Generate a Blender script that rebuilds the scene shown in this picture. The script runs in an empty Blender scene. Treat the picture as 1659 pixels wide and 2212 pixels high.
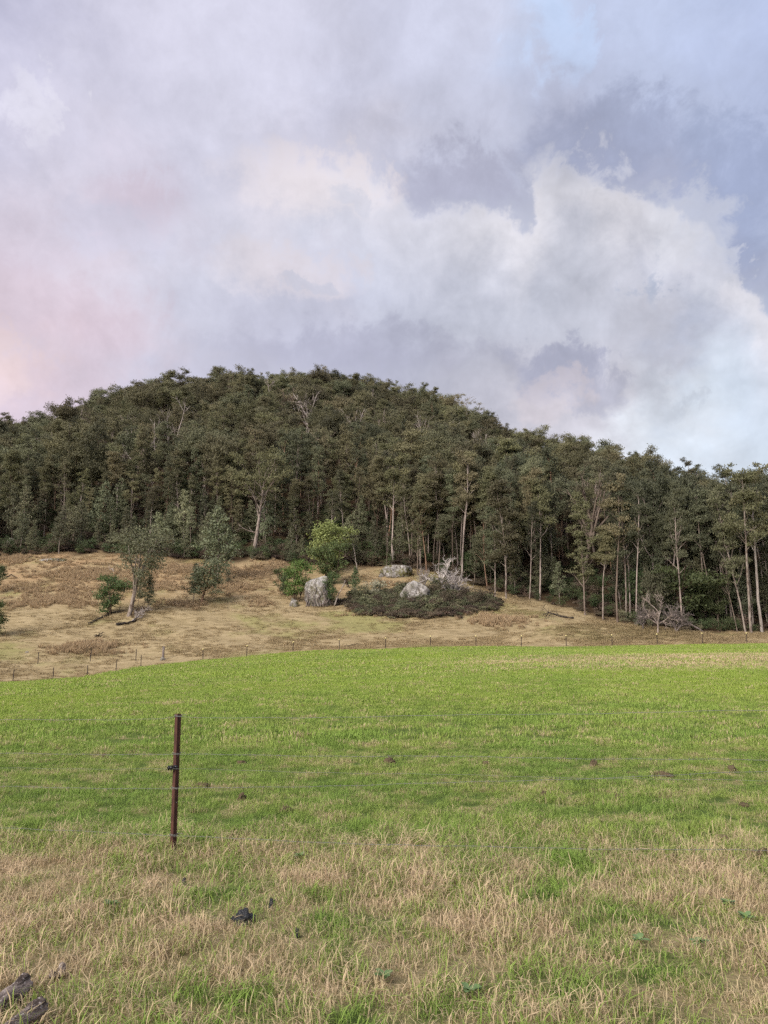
import bpy, math, random
import numpy as np
from mathutils import Vector, Matrix, noise as mn
R = math.radians
random.seed(7)
sc = bpy.context.scene
COL = sc.collection
DS = 768.0 / 1659.0          # photo reading scale -> 768 wide picture
F = 769.0
PITCH = R(10.5)
CAMZ = 1.65

# ------------------------------------------------------------------ bearings
def ray(px, py):
    """horizontal slope u = X/Y and vertical slope t = dZ/Y for a bearing"""
    xc, yc = px - 384.0, 512.0 - py
    fw = F * math.cos(PITCH) - yc * math.sin(PITCH)
    up = F * math.sin(PITCH) + yc * math.cos(PITCH)
    return xc / fw, up / fw
def rd(dx, dy):
    return ray(dx * DS, dy * DS)

# ------------------------------------------------------------------ terrain
APX = 12.0
def knots(tab, dz=0.0):
    """tab rows (dx, dy, Y) -> arrays of s, Y, z"""
    S, Y_, Z = [], [], []
    for dx, dy, Y in tab:
        u, t = rd(dx, dy)
        S.append(u * Y / (Y + APX)); Y_.append(Y); Z.append(CAMZ + t * Y + dz)
    return np.array(S), np.array(Y_), np.array(Z)
EDGE = knots([(-200,1487,76),(0,1470,80),(87*2.16,1460,83),(304,1439,86),(439,1424,88),(553,1418,89),(733,1408,90),(930,1399,90.5),(1106,1396,91),(1659,1392,92),(1900,1391,92)])
FOR = knots([(-200,1195,150),(0,1203,152),(150,1200,152),(276,1200,152),(470,1212,152),(553,1210,155),(700,1225,150),(830,1228,146),(940,1240,141),(1030,1270,136),(1106,1290,130),(1200,1312,124),(1300,1337,118),(1400,1362,111),(1500,1367,110),(1659,1364,112),(1900,1355,116)])
CR = knots([(-250,930,300),(0,880,300),(60,897,300),(110,897,305),(150,868,315),(200,852,325),(280,830,335),(350,818,345),(500,806,355),(600,806,362),(720,802,365),(830,826,360),(940,850,345),(1060,895,325),(1100,915,310),(1200,934,295),(1260,948,285),(1350,968,272),(1450,998,250),(1550,1013,235),(1600,1017,232),(1659,1010,230),(1900,990,225)], dz=-23.0)
def tz(X, Y):
    X = np.atleast_1d(np.asarray(X, float)); Y = np.atleast_1d(np.asarray(Y, float))
    s = X / (np.maximum(Y, -6) + APX)
    Yf, zf = np.interp(s, EDGE[0], EDGE[1]), np.interp(s, EDGE[0], EDGE[2])
    Ye, ze = np.interp(s, FOR[0], FOR[1]), np.interp(s, FOR[0], FOR[2])
    Yc, zc = np.interp(s, CR[0], CR[1]), np.interp(s, CR[0], CR[2])
    o = np.zeros_like(s)
    z7 = o - 0.03
    YK = np.stack([o-80, o, o+7, o+40, Yf, Yf+8, (Yf+8+Ye)/2, Ye, Ye*.55+Yc*.45, Yc, Yc+60, Yc+400, o+4000], 1)
    zm = zf + .06*(ze-zf)
    ZK = np.stack([o+.1, o, z7, z7*.62+zf*.38, zf, zm, zm*.52+ze*.48, ze, ze*.53+zc*.47, zc, zc-8, zc*.5, zc*.5], 1)
    d = np.diff(ZK, axis=1) / np.diff(YK, axis=1)
    m = np.zeros_like(ZK)
    a, b = d[:, :-1], d[:, 1:]
    with np.errstate(divide='ignore', invalid='ignore'):
        h = np.where(a*b > 0, 2*a*b/(a+b), 0)
    m[:, 1:-1] = h
    idx = np.clip((Y[:, None] >= YK).sum(1) - 1, 0, YK.shape[1]-2)
    r = np.arange(len(s))
    x0, x1, y0, y1, m0, m1 = YK[r, idx], YK[r, idx+1], ZK[r, idx], ZK[r, idx+1], m[r, idx], m[r, idx+1]
    H = x1-x0; t = np.clip((Y-x0)/H, 0, 1)
    z = (2*t**3-3*t**2+1)*y0 + (t**3-2*t**2+t)*H*m0 + (-2*t**3+3*t**2)*y1 + (t**3-t**2)*H*m1
    # earth mound at the foot of the slope, gentle undulation elsewhere
    z = z + 2.5*np.exp(-(np.abs((X-29)/13)**3)-((Y-99.0)/4.2)**2) - .8*np.exp(-(np.abs((X-29)/13)**3)-((Y-106.5)/3)**2)
    far = np.clip((Y-12)/60, 0, 1)
    z = z + far*(.10*np.sin(X*.31+1.3)*np.sin(Y*.27+.4) + .22*np.sin(X*.11+2)*np.sin(Y*.085+1))
    z = z + .018*np.sin(X*2.3+.6)*np.sin(Y*1.9+1.1)*(Y < 40)
    pd = np.clip((Y-Yf)/12, 0, 1)
    z = z + pd*(.16*np.sin(X*.53+Y*.21)*np.sin(Y*.61+.2*X))
    return z
def tz1(x, y): return float(tz(x, y)[0])
def hit(dx, dy, lo=2.0, hi=380.0):
    """where the sight line at that bearing meets the ground"""
    u, t = rd(dx, dy)
    Ys = np.linspace(lo, hi, 6000)
    g = tz(u*Ys, Ys) - (CAMZ + t*Ys)
    k = np.argmax(g > 0)
    if g[k] <= 0: k = len(Ys)-1
    Y = Ys[k]
    return Vector((u*Y, Y, tz1(u*Y, Y)))
def up_to(p, dy):
    """height above p so that the top is seen at reading dy"""
    _, t = rd(0, dy)
    return CAMZ + t*p.y - p.z
def size_at(p, dpx): return dpx*DS/F*p.y*1.01

# ------------------------------------------------------------------ node helpers
def mat(name):
    m = bpy.data.materials.new(name); m.use_nodes = True
    nt = m.node_tree
    for n in list(nt.nodes): nt.nodes.remove(n)
    return m, nt
class N:
    def __init__(s, nt): s.nt = nt
    def n(s, t, **k):
        x = s.nt.nodes.new(t)
        for a, b in k.items(): setattr(x, a, b)
        return x
    def link(s, a, b): s.nt.links.new(a, b)
    def _set(s, sock, v):
        if hasattr(v, 'is_linked') or isinstance(v, bpy.types.NodeSocket): s.link(v, sock)
        else: sock.default_value = v
    def m(s, op, a, b=None, c=None, clamp=False):
        x = s.n('ShaderNodeMath', operation=op, use_clamp=clamp)
        s._set(x.inputs[0], a)
        if b is not None: s._set(x.inputs[1], b)
        if c is not None: s._set(x.inputs[2], c)
        return x.outputs[0]
    def ss(s, v, a, b, c=0., d=1.):
        x = s.n('ShaderNodeMapRange', interpolation_type='SMOOTHSTEP')
        s._set(x.inputs[0], v); s._set(x.inputs[1], a); s._set(x.inputs[2], b); s._set(x.inputs[3], c); s._set(x.inputs[4], d)
        return x.outputs[0]
    def noise(s, vec, scale, detail=4, rough=.55, dist=0.):
        x = s.n('ShaderNodeTexNoise'); x.inputs['Scale'].default_value = scale
        x.inputs['Detail'].default_value = detail; x.inputs['Roughness'].default_value = rough
        x.inputs['Distortion'].default_value = dist
        if vec is not None: s.link(vec, x.inputs['Vector'])
        return x.outputs[0]
    def mix(s, f, a, b, blend='MIX'):
        x = s.n('ShaderNodeMix', data_type='RGBA', blend_type=blend)
        s._set(x.inputs[0], f)
        for sock, v in ((x.inputs[6], a), (x.inputs[7], b)):
            if isinstance(v, (tuple, list)): sock.default_value = (*v, 1) if len(v) == 3 else v
            else: s.link(v, sock)
        return x.outputs[2]
    def attr(s, name, typ='GEOMETRY'):
        x = s.n('ShaderNodeAttribute', attribute_name=name, attribute_type=typ)
        return x.outputs['Fac']
    def scalevec(s, v, sc3):
        x = s.n('ShaderNodeVectorMath', operation='MULTIPLY'); s.link(v, x.inputs[0]); x.inputs[1].default_value = sc3
        return x.outputs[0]
    def surf(s, col, rough=.9, spec=.15, transl=0., bump=None, bstr=.5, bdist=.1):
        b = s.n('ShaderNodeBsdfPrincipled'); s._set(b.inputs['Base Color'], col) if not isinstance(col, tuple) else None
        if isinstance(col, tuple): b.inputs['Base Color'].default_value = (*col, 1)
        b.inputs['Roughness'].default_value = rough if not hasattr(rough, 'is_linked') else .9
        b.inputs['Specular IOR Level'].default_value = spec
        out = s.n('ShaderNodeOutputMaterial')
        if bump is not None:
            bp = s.n('ShaderNodeBump'); bp.inputs['Strength'].default_value = bstr; bp.inputs['Distance'].default_value = bdist
            s.link(bump, bp.inputs['Height']); s.link(bp.outputs[0], b.inputs['Normal'])
        sh = b.outputs[0]
        if transl:
            t = s.n('ShaderNodeBsdfTranslucent'); s._set(t.inputs[0], col)
            mx = s.n('ShaderNodeMixShader'); mx.inputs[0].default_value = transl
            s.link(sh, mx.inputs[1]); s.link(t.outputs[0], mx.inputs[2]); sh = mx.outputs[0]
        s.link(sh, out.inputs[0])
        return b

# ------------------------------------------------------------------ materials
def pos_of(n):
    return n.n('ShaderNodeNewGeometry').outputs['Position']
def straw_fraction(n, P):
    """how much of the field is dried-off grass at a place"""
    sx = n.n('ShaderNodeSeparateXYZ'); n.link(P, sx.inputs[0])
    X, Y = sx.outputs[0], sx.outputs[1]
    n1 = n.noise(P, .55, 3, .6); n2 = n.noise(P, 2.2, 3, .6); n3 = n.noise(P, .12, 2, .5)
    near = n.ss(n.m('ADD', Y, n.m('MULTIPLY', n.m('SUBTRACT', n1, .5), 3.5)), 6.3, 8.6, 1, 0)
    nearv = n.m('ADD', .66, n.m('MULTIPLY', n.m('SUBTRACT', n1, .5), 2.8))
    nearv = n.m('ADD', nearv, n.m('MULTIPLY', n.m('SUBTRACT', n2, .5), 1.6))
    nearv = n.m('SUBTRACT', nearv, n.ss(X, 0, 3.2, 0, .14))
    # field beyond the fence: mostly green, with ribbons of grazed ground
    farv = n.m('ADD', .04, n.m('MULTIPLY', n.m('SUBTRACT', n2, .52), 2.2))
    farv = n.m('ADD', farv, n.m('MULTIPLY', n.m('SUBTRACT', n1, .5), .9))
    nx = n.ss(Y, 8, 20, .14, 0)
    farv = n.m('ADD', farv, nx)
    rib = n.scalevec(P, (.05, .17, .1)); rn = n.noise(rib, 1.6, 4, .6)
    band = n.m('MULTIPLY', n.ss(Y, 34, 40), n.ss(Y, 52, 62, 1, 0))
    band = n.m('MULTIPLY', band, n.ss(n.m('ADD', X, n.m('MULTIPLY', rn, 14)), 4, 24))
    farv = n.m('ADD', farv, n.m('MULTIPLY', band, n.m('ADD', .12, rn)))
    farv = n.m('ADD', farv, n.m('MULTIPLY', n.ss(rn, .56, .72), .35))
    s = n.m('ADD', n.m('MULTIPLY', near, nearv), n.m('MULTIPLY', n.m('SUBTRACT', 1, near), farv), clamp=True)
    return s, Y, n1, n2, n3
def make_pasture(name, blades):
    m, nt = mat(name); n = N(nt); P = pos_of(n)
    S, Y, n1, n2, n3 = straw_fraction(n, P)
    if blades:
        tint = n.attr('tint'); k = n.attr('along')
        oi = n.n('ShaderNodeObjectInfo').outputs['Random']
        g = n.mix(n.ss(n1, .35, .65), (.25, .375, .075), (.36, .435, .10))
        yel = n.ss(Y, 10, 30)
        g = n.mix(n.m('MULTIPLY', yel, n.ss(n3, .3, .7, .35, 1)), g, (.36, .45, .080))
        g = n.mix(n.m('MULTIPLY', oi, .45), g, (.25, .36, .07))
        g = n.mix(n.ss(k, 0, 1, .42, 0), g, (.09, .115, .035))  # shaded gaps between blades put into the colour as darker bases
        st = n.mix(n.ss(tint, 0, .8), (.72, .57, .35), (.76, .56, .38))
        st = n.mix(n.m('MULTIPLY', oi, .5), st, (.42, .37, .18))
        st = n.mix(n.ss(k, 0, 1, .45, 0), st, (.14, .10, .05))  # straw bases browner, also darkened to paint in the shade between blades
        sel = n.ss(n.m('SUBTRACT', S, tint), -.06, .06)
        c = n.mix(sel, g, st)
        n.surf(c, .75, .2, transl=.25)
    else:
        g = n.mix(n.ss(n2, .35, .7), (.08, .12, .03), (.15, .20, .045))
        yel = n.ss(Y, 12, 40)
        g = n.mix(n.m('MULTIPLY', yel, n.ss(n3, .3, .7, .4, 1)), g, (.28, .37, .05))
        b = n.mix(n2, (.20, .16, .09), (.34, .27, .14))
        c = n.mix(n.ss(S, .1, .7), g, b)
        fine = n.noise(P, 14, 3, .7)
        c = n.mix(n.ss(fine, .3, .7, .4, 0), c, (.05, .06, .02))
        n.surf(c, .95, .05, bump=fine, bstr=.6, bdist=.05)
    return m
M = {}
M['pasture'] = make_pasture('pasture_soil', False)
M['blades'] = make_pasture('pasture_blades', True)

def paddock_colour(n, P, blades=False):
    n1 = n.noise(P, .09, 4, .6); n2 = n.noise(n.scalevec(P, (.5, 1.2, 1)), .9, 4, .65); n3 = n.noise(n.scalevec(P, (.35, 1, 1)), 3.2, 3, .7)
    c = n.mix(n.ss(n2, .35, .65), (.28, .215, .115), (.39, .305, .175))
    c = n.mix(n.ss(n1, .50, .66, 0, .75), c, (.25, .24, .09))
    rust = n.noise(P, .16, 3, .6)
    zz = n.n('ShaderNodeSeparateXYZ'); n.link(P, zz.inputs[0])
    highl = n.m('MULTIPLY', n.ss(zz.outputs[2], 7, 14), n.ss(zz.outputs[0], 15, -12))
    c = n.mix(n.m('MULTIPLY', n.ss(rust, .38, .66, .1, .8), highl), c, (.37, .245, .135))
    c = n.mix(n.ss(n3, .52, .75, 0, .35), c, (.15, .11, .06))
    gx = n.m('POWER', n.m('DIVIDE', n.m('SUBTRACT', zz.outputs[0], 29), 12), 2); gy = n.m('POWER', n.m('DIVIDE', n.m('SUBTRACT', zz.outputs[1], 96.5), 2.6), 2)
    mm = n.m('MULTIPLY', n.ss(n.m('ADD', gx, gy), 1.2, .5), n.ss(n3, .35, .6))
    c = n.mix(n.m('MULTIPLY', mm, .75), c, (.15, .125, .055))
    return c, n3
m, nt = mat('paddock_soil'); n = N(nt); P = pos_of(n)
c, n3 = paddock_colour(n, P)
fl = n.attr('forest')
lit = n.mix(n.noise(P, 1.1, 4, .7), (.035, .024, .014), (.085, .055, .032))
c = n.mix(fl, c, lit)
n.surf(c, .95, .05, bump=n3, bstr=.8, bdist=.25); M['paddock'] = m
m, nt = mat('dry_blades'); n = N(nt); P = pos_of(n)
c, n3 = paddock_colour(n, P)
c = n.mix(n.m('MULTIPLY', n.attr('tint'), .45), c, (.52, .40, .235))
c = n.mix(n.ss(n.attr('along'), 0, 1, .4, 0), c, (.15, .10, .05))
n.surf(c, .8, .1, transl=.2); M['dryblades'] = m
m, nt = mat('rust_blades'); n = N(nt)
c = n.mix(n.attr('tint'), (.36, .25, .145), (.55, .42, .26))
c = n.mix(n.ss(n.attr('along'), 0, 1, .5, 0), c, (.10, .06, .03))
n.surf(c, .8, .1, transl=.2); M['rust'] = m

def leaf_mat(name, a, b, c3, tr=.18, vary=.6):
    m, nt = mat(name); n = N(nt)
    oi = n.n('ShaderNodeObjectInfo').outputs['Random']
    t = n.attr('tint')
    c = n.mix(n.ss(oi, 0, 1), a, b)
    c = n.mix(n.m('MULTIPLY', t, vary), c, c3)
    hs = n.n('ShaderNodeHueSaturation'); n.link(c, hs.inputs['Color']); n.link(n.m('ADD', .485, n.m('MULTIPLY', n.m('FRACT', n.m('MULTIPLY', oi, 3.77)), .045)), hs.inputs['Hue'])
    o2 = n.m('FRACT', n.m('MULTIPLY', oi, 7.31))
    n.link(n.m('ADD', .66, n.m('MULTIPLY', o2, .72)), hs.inputs['Value'])
    n.surf(hs.outputs[0], .6, .25, transl=tr)
    return m
M['gum'] = leaf_mat('gum_leaves', (.108, .102, .054), (.142, .126, .064), (.195, .175, .098))
M['grey'] = leaf_mat('greygum_leaves', (.100, .102, .056), (.126, .126, .068), (.190, .186, .108))
M['sapleaf'] = leaf_mat('sapling_leaves', (.15, .165, .092), (.17, .182, .10), (.30, .30, .175))
M['brightgreen'] = leaf_mat('bright_leaves', (.11, .16, .04), (.11, .16, .04), (.22, .27, .07))
M['shade'] = leaf_mat('darker_leaves', (.072, .080, .046), (.090, .092, .052), (.150, .145, .085))  # darker leaf colour for the front trees toward the right
M['lime'] = leaf_mat('lime_leaves', (.165, .185, .062), (.165, .185, .062), (.27, .285, .10))
M['green'] = leaf_mat('green_leaves', (.080, .112, .040), (.090, .12, .045), (.15, .19, .065))
M['darkgreen'] = leaf_mat('darkgreen_leaves', (.060, .080, .034), (.075, .095, .038), (.12, .145, .06))
M['bramble'] = leaf_mat('bramble_leaves', (.085, .092, .048), (.13, .125, .065), (.20, .19, .11))
M['heath'] = leaf_mat('brown_twigs', (.075, .052, .038), (.11, .08, .055), (.15, .115, .08))
M['silver'] = leaf_mat('silver_leaves', (.26, .26, .17), (.24, .24, .16), (.42, .40, .28))

def bark_mat(name, a, b, c3, dk=.4):
    m, nt = mat(name); n = N(nt); P = pos_of(n)
    oi = n.n('ShaderNodeObjectInfo').outputs['Random']
    v = n.noise(n.scalevec(P, (1, 1, .22)), 5, 4, .65)
    c = n.mix(n.ss(oi, .25, .8), a, b)
    c = n.mix(n.ss(v, .42, .62), c, c3)
    n.surf(c, .85, .15, bump=v, bstr=.5, bdist=.04)
    return m
M['palebark'] = bark_mat('pale_gum_bark', (.30, .25, .21), (.17, .13, .10), (.13, .095, .075))
M['palelimb'] = bark_mat('pink_white_limbs', (.40, .33, .29), (.36, .29, .25), (.22, .17, .145))
M['whitewood'] = bark_mat('white_bark', (.60, .54, .50), (.56, .50, .46), (.36, .31, .28))
M['brownbark'] = bark_mat('brown_bark', (.10, .07, .05), (.15, .10, .07), (.05, .036, .028))
M['deadwood'] = bark_mat('bleached_wood', (.42, .36, .32), (.38, .33, .29), (.24, .20, .17))
M['darklog'] = bark_mat('charred_log', (.05, .04, .034), (.07, .055, .045), (.02, .017, .015))
M['redbark'] = bark_mat('reddish_bark', (.28, .17, .11), (.24, .15, .10), (.13, .08, .055))

def rock_mat(name, moss):
    m, nt = mat(name); n = N(nt)
    P = n.n('ShaderNodeTexCoord').outputs['Object']
    n1 = n.noise(n.scalevec(P, (1.6, 1.6, .5)), 1.1, 5, .65); n2 = n.noise(P, 2.1, 6, .68); n3 = n.noise(P, .7, 3, .5)
    c = n.mix(n.ss(n1, .35, .65), (.13, .115, .10), (.36, .33, .30))
    c = n.mix(n.ss(n2, .52, .60), c, (.45, .42, .39))
    c = n.mix(n.ss(n.noise(n.scalevec(P, (1, 1, .45)), 1.9, 5, .7), .54, .64), c, (.11, .09, .075))
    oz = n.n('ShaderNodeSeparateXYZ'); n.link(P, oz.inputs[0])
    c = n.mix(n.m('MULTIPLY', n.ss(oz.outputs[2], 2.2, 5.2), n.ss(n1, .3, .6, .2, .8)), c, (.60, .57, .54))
    g = n.n('ShaderNodeNewGeometry'); sx = n.n('ShaderNodeSeparateXYZ'); n.link(g.outputs['Normal'], sx.inputs[0])
    mk = n.m('MULTIPLY', n.m('MULTIPLY', n.ss(n3, .40, .56), n.ss(n2, .6, .4, .2, 1)), moss)
    c = n.mix(mk, c, (.12, .11, .035))
    n.surf(c, .95, .1, bump=n2, bstr=.9, bdist=.35)
    return m
M['rock'] = rock_mat('lichen_granite', .55)
M['mossrock'] = rock_mat('mossy_granite', .95)
M['palerock'] = rock_mat('pale_granite', .25)

m, nt = mat('rusted_picket'); n = N(nt); P = n.n('ShaderNodeTexCoord').outputs['Object']
v = n.noise(n.scalevec(P, (6, 6, 1.5)), 6, 5, .7)
c = n.mix(n.ss(v, .35, .7), (.050, .018, .013), (.115, .045, .028))
fl = n.noise(n.scalevec(P, (1, 1, .6)), 34, 2, .5)
c = n.mix(n.ss(fl, .735, .76), c, (.7, .66, .6))
n.surf(c, .62, .35, bump=v, bstr=.3, bdist=.003); M['picket'] = m
def plain(name, col, rough=.6, metal=0., spec=.4):
    m, nt = mat(name); n = N(nt); P = n.n('ShaderNodeTexCoord').outputs['Object']
    v = n.noise(P, 9, 3, .6)
    c = n.mix(v, tuple(x*.75 for x in col), tuple(min(1, x*1.2) for x in col))
    b = n.surf(c, rough, spec); b.inputs['Metallic'].default_value = metal
    return m
M['wire'] = plain('galvanised_wire', (.17, .17, .155), .6, .2)
M['black'] = plain('black_plastic', (.012, .012, .013), .35)
M['darkpost'] = plain('dark_steel', (.035, .022, .018), .7)
M['cap'] = plain('yellow_cap', (.85, .70, .32), .5)
M['greywood'] = bark_mat('grey_timber', (.22, .18, .16), (.22, .18, .16), (.11, .09, .08))
m, nt = mat('weathered_bark_log'); n = N(nt); P = n.n('ShaderNodeTexCoord').outputs['Object']
v = n.noise(n.scalevec(P, (.45, 2.2, 2.2)), 12, 5, .7); w = n.noise(P, 60, 3, .6)
c = n.mix(n.ss(v, .38, .62), (.055, .042, .036), (.24, .195, .17))
c = n.mix(n.ss(w, .56, .68), c, (.42, .37, .34))
n.surf(c, .95, .1, bump=v, bstr=1., bdist=.02); M['logbark'] = m
m, nt = mat('turned_earth'); n = N(nt); P = pos_of(n)
v = n.noise(P, 22, 4, .7)
n.surf(n.mix(v, (.07, .05, .03), (.17, .13, .08)), .95, .05, bump=v, bstr=1, bdist=.03); M['earth'] = m
m, nt = mat('glossy_black_lump'); n = N(nt); P = pos_of(n)
v = n.noise(P, 40, 4, .7)
n.surf(n.mix(v, (.006, .006, .007), (.028, .030, .034)), .45, .5, bump=v, bstr=1, bdist=.02); M['lump'] = m

# ------------------------------------------------------------------ mesh helpers
def mesh_from(name, V, Fs, mats, attrs=None, midx=None, smooth=False):
    me = bpy.data.meshes.new(name)
    V = np.asarray(V, np.float32)
    if isinstance(Fs, np.ndarray) and Fs.ndim == 2:
        nf, k = Fs.shape
        me.vertices.add(len(V)); me.vertices.foreach_set('co', V.ravel())
        me.loops.add(nf*k); me.loops.foreach_set('vertex_index', Fs.astype(np.int32).ravel())
        me.polygons.add(nf); me.polygons.foreach_set('loop_start', np.arange(0, nf*k, k, dtype=np.int32))
        me.update(calc_edges=True)
    else:
        me.from_pydata([tuple(map(float, v)) for v in V], [], Fs)
    for mm in mats: me.materials.append(mm)
    if midx is not None: me.polygons.foreach_set('material_index', np.asarray(midx, np.int32))
    if smooth: me.polygons.foreach_set('use_smooth', np.ones(len(me.polygons), bool))
    for k, a in (attrs or {}).items():
        at = me.attributes.new(k, 'FLOAT', 'POINT'); at.data.foreach_set('value', np.asarray(a, np.float32))
    me.update()
    return me
def link(name, me, parent=None):
    o = bpy.data.objects.new(name, me); COL.objects.link(o)
    if parent is not None: o.parent = parent
    return o
def tag(o, label=None, cat=None, group=None, kind=None):
    if label: o['label'] = label
    if cat: o['category'] = cat
    if group: o['group'] = group
    if kind: o['kind'] = kind
    return o
def thing(name, loc, label, cat, group=None, rz=0., s=1.):
    o = bpy.data.objects.new(name, None); COL.objects.link(o)
    o.location = loc; o.rotation_euler = (0, 0, rz); o.scale = (s, s, s); o.empty_display_size = .2
    return tag(o, label, cat, group)

def tube(V, Fs, pts, rad, sides=6, cap=True, rng=None, rough=0.):
    """append a tapered tube along pts"""
    base = len(V); pts = [Vector(p) for p in pts]
    up = Vector((0, 0, 1)); n_ = len(pts)
    prev = None
    for i, p in enumerate(pts):
        d = (pts[min(i+1, n_-1)] - pts[max(i-1, 0)]).normalized()
        a = prev if prev is not None else (Vector((1, 0, 0)) if abs(d.z) > .8 else up)
        a = (a - d*a.dot(d)).normalized(); prev = a; b = d.cross(a)
        for k in range(sides):
            th = 2*math.pi*k/sides
            r = rad[i]*(1 + (rough*(rng.random()-.5) if rng else 0))
            V.append(p + (a*math.cos(th) + b*math.sin(th))*r)
    for i in range(n_-1):
        for k in range(sides):
            k2 = (k+1) % sides
            Fs.append((base+i*sides+k, base+i*sides+k2, base+(i+1)*sides+k2, base+(i+1)*sides+k))
    if cap:
        Fs.append(tuple(base+k for k in range(sides))[::-1])
        Fs.append(tuple(base+(n_-1)*sides+k for k in range(sides)))

# ------------------------------------------------------------------ trees
def rot_dir(d, ang, az):
    a = d.orthogonal().normalized(); b = d.cross(a)
    return (d*math.cos(ang) + (a*math.cos(az) + b*math.sin(az))*math.sin(ang)).normalized()
def grow(V, Fs, p, d, L, r, rng, segs=4, trop=.12, wob=.16, tip=.35, sides=5):
    pts, rad = [p.copy()], [r]
    q = p.copy(); d = d.copy()
    for i in range(segs):
        d = (d + Vector((rng.gauss(0, wob), rng.gauss(0, wob), rng.gauss(0, wob*.6) + trop))).normalized()
        q = q + d*(L/segs); pts.append(q.copy()); rad.append(r*(1-(1-tip)*(i+1)/segs))
    tube(V, Fs, pts, rad, sides, cap=False)
    return pts, rad, d
def leaves(clumps, nper, l, w, seed, hang=.7, shell=.5):
    rg = np.random.default_rng(seed)
    Vs, Ts = [], []
    for (c, r, fl) in clumps:
        k = max(6, int(nper*(r**2)))
        d = rg.normal(size=(k, 3)); d /= np.linalg.norm(d, axis=1)[:, None]
        rr = (rg.random(k)**.55*(.85+.35*rg.random(k)))[:, None]*r*1.08
        # lobes so that the clump outline is uneven
        lob = 1 + .25*np.sin(d[:, 0]*5+c[0]*3) * np.cos(d[:, 1]*4+c[2]*2)
        p = d*rr*lob[:, None]; p[:, 2] *= fl
        low = p[:, 2] < -.25*r*fl
        p[low, 2] *= .45
        p += np.array(c)
        a = rg.normal(size=(k, 3)); a[:, 2] -= hang*2.2; a /= np.linalg.norm(a, axis=1)[:, None]
        b = np.cross(a, rg.normal(size=(k, 3))); b /= np.linalg.norm(b, axis=1)[:, None]
        ls = (l*(.6+.8*rg.random(k)))[:, None]; ws = (w*(.6+.8*rg.random(k)))[:, None]
        q = np.stack([p, p+a*ls*.45+b*ws*.5, p+a*ls, p+a*ls*.45-b*ws*.5], 1)
        Vs.append(q.reshape(-1, 3))
        t = np.clip(rg.random()*.55 + .45*rg.random(k), 0, 1)
        Ts.append(np.repeat(t, 4))
    V = np.concatenate(Vs); T = np.concatenate(Ts)
    return V, np.arange(len(V), dtype=np.int32).reshape(-1, 4), T

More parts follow.
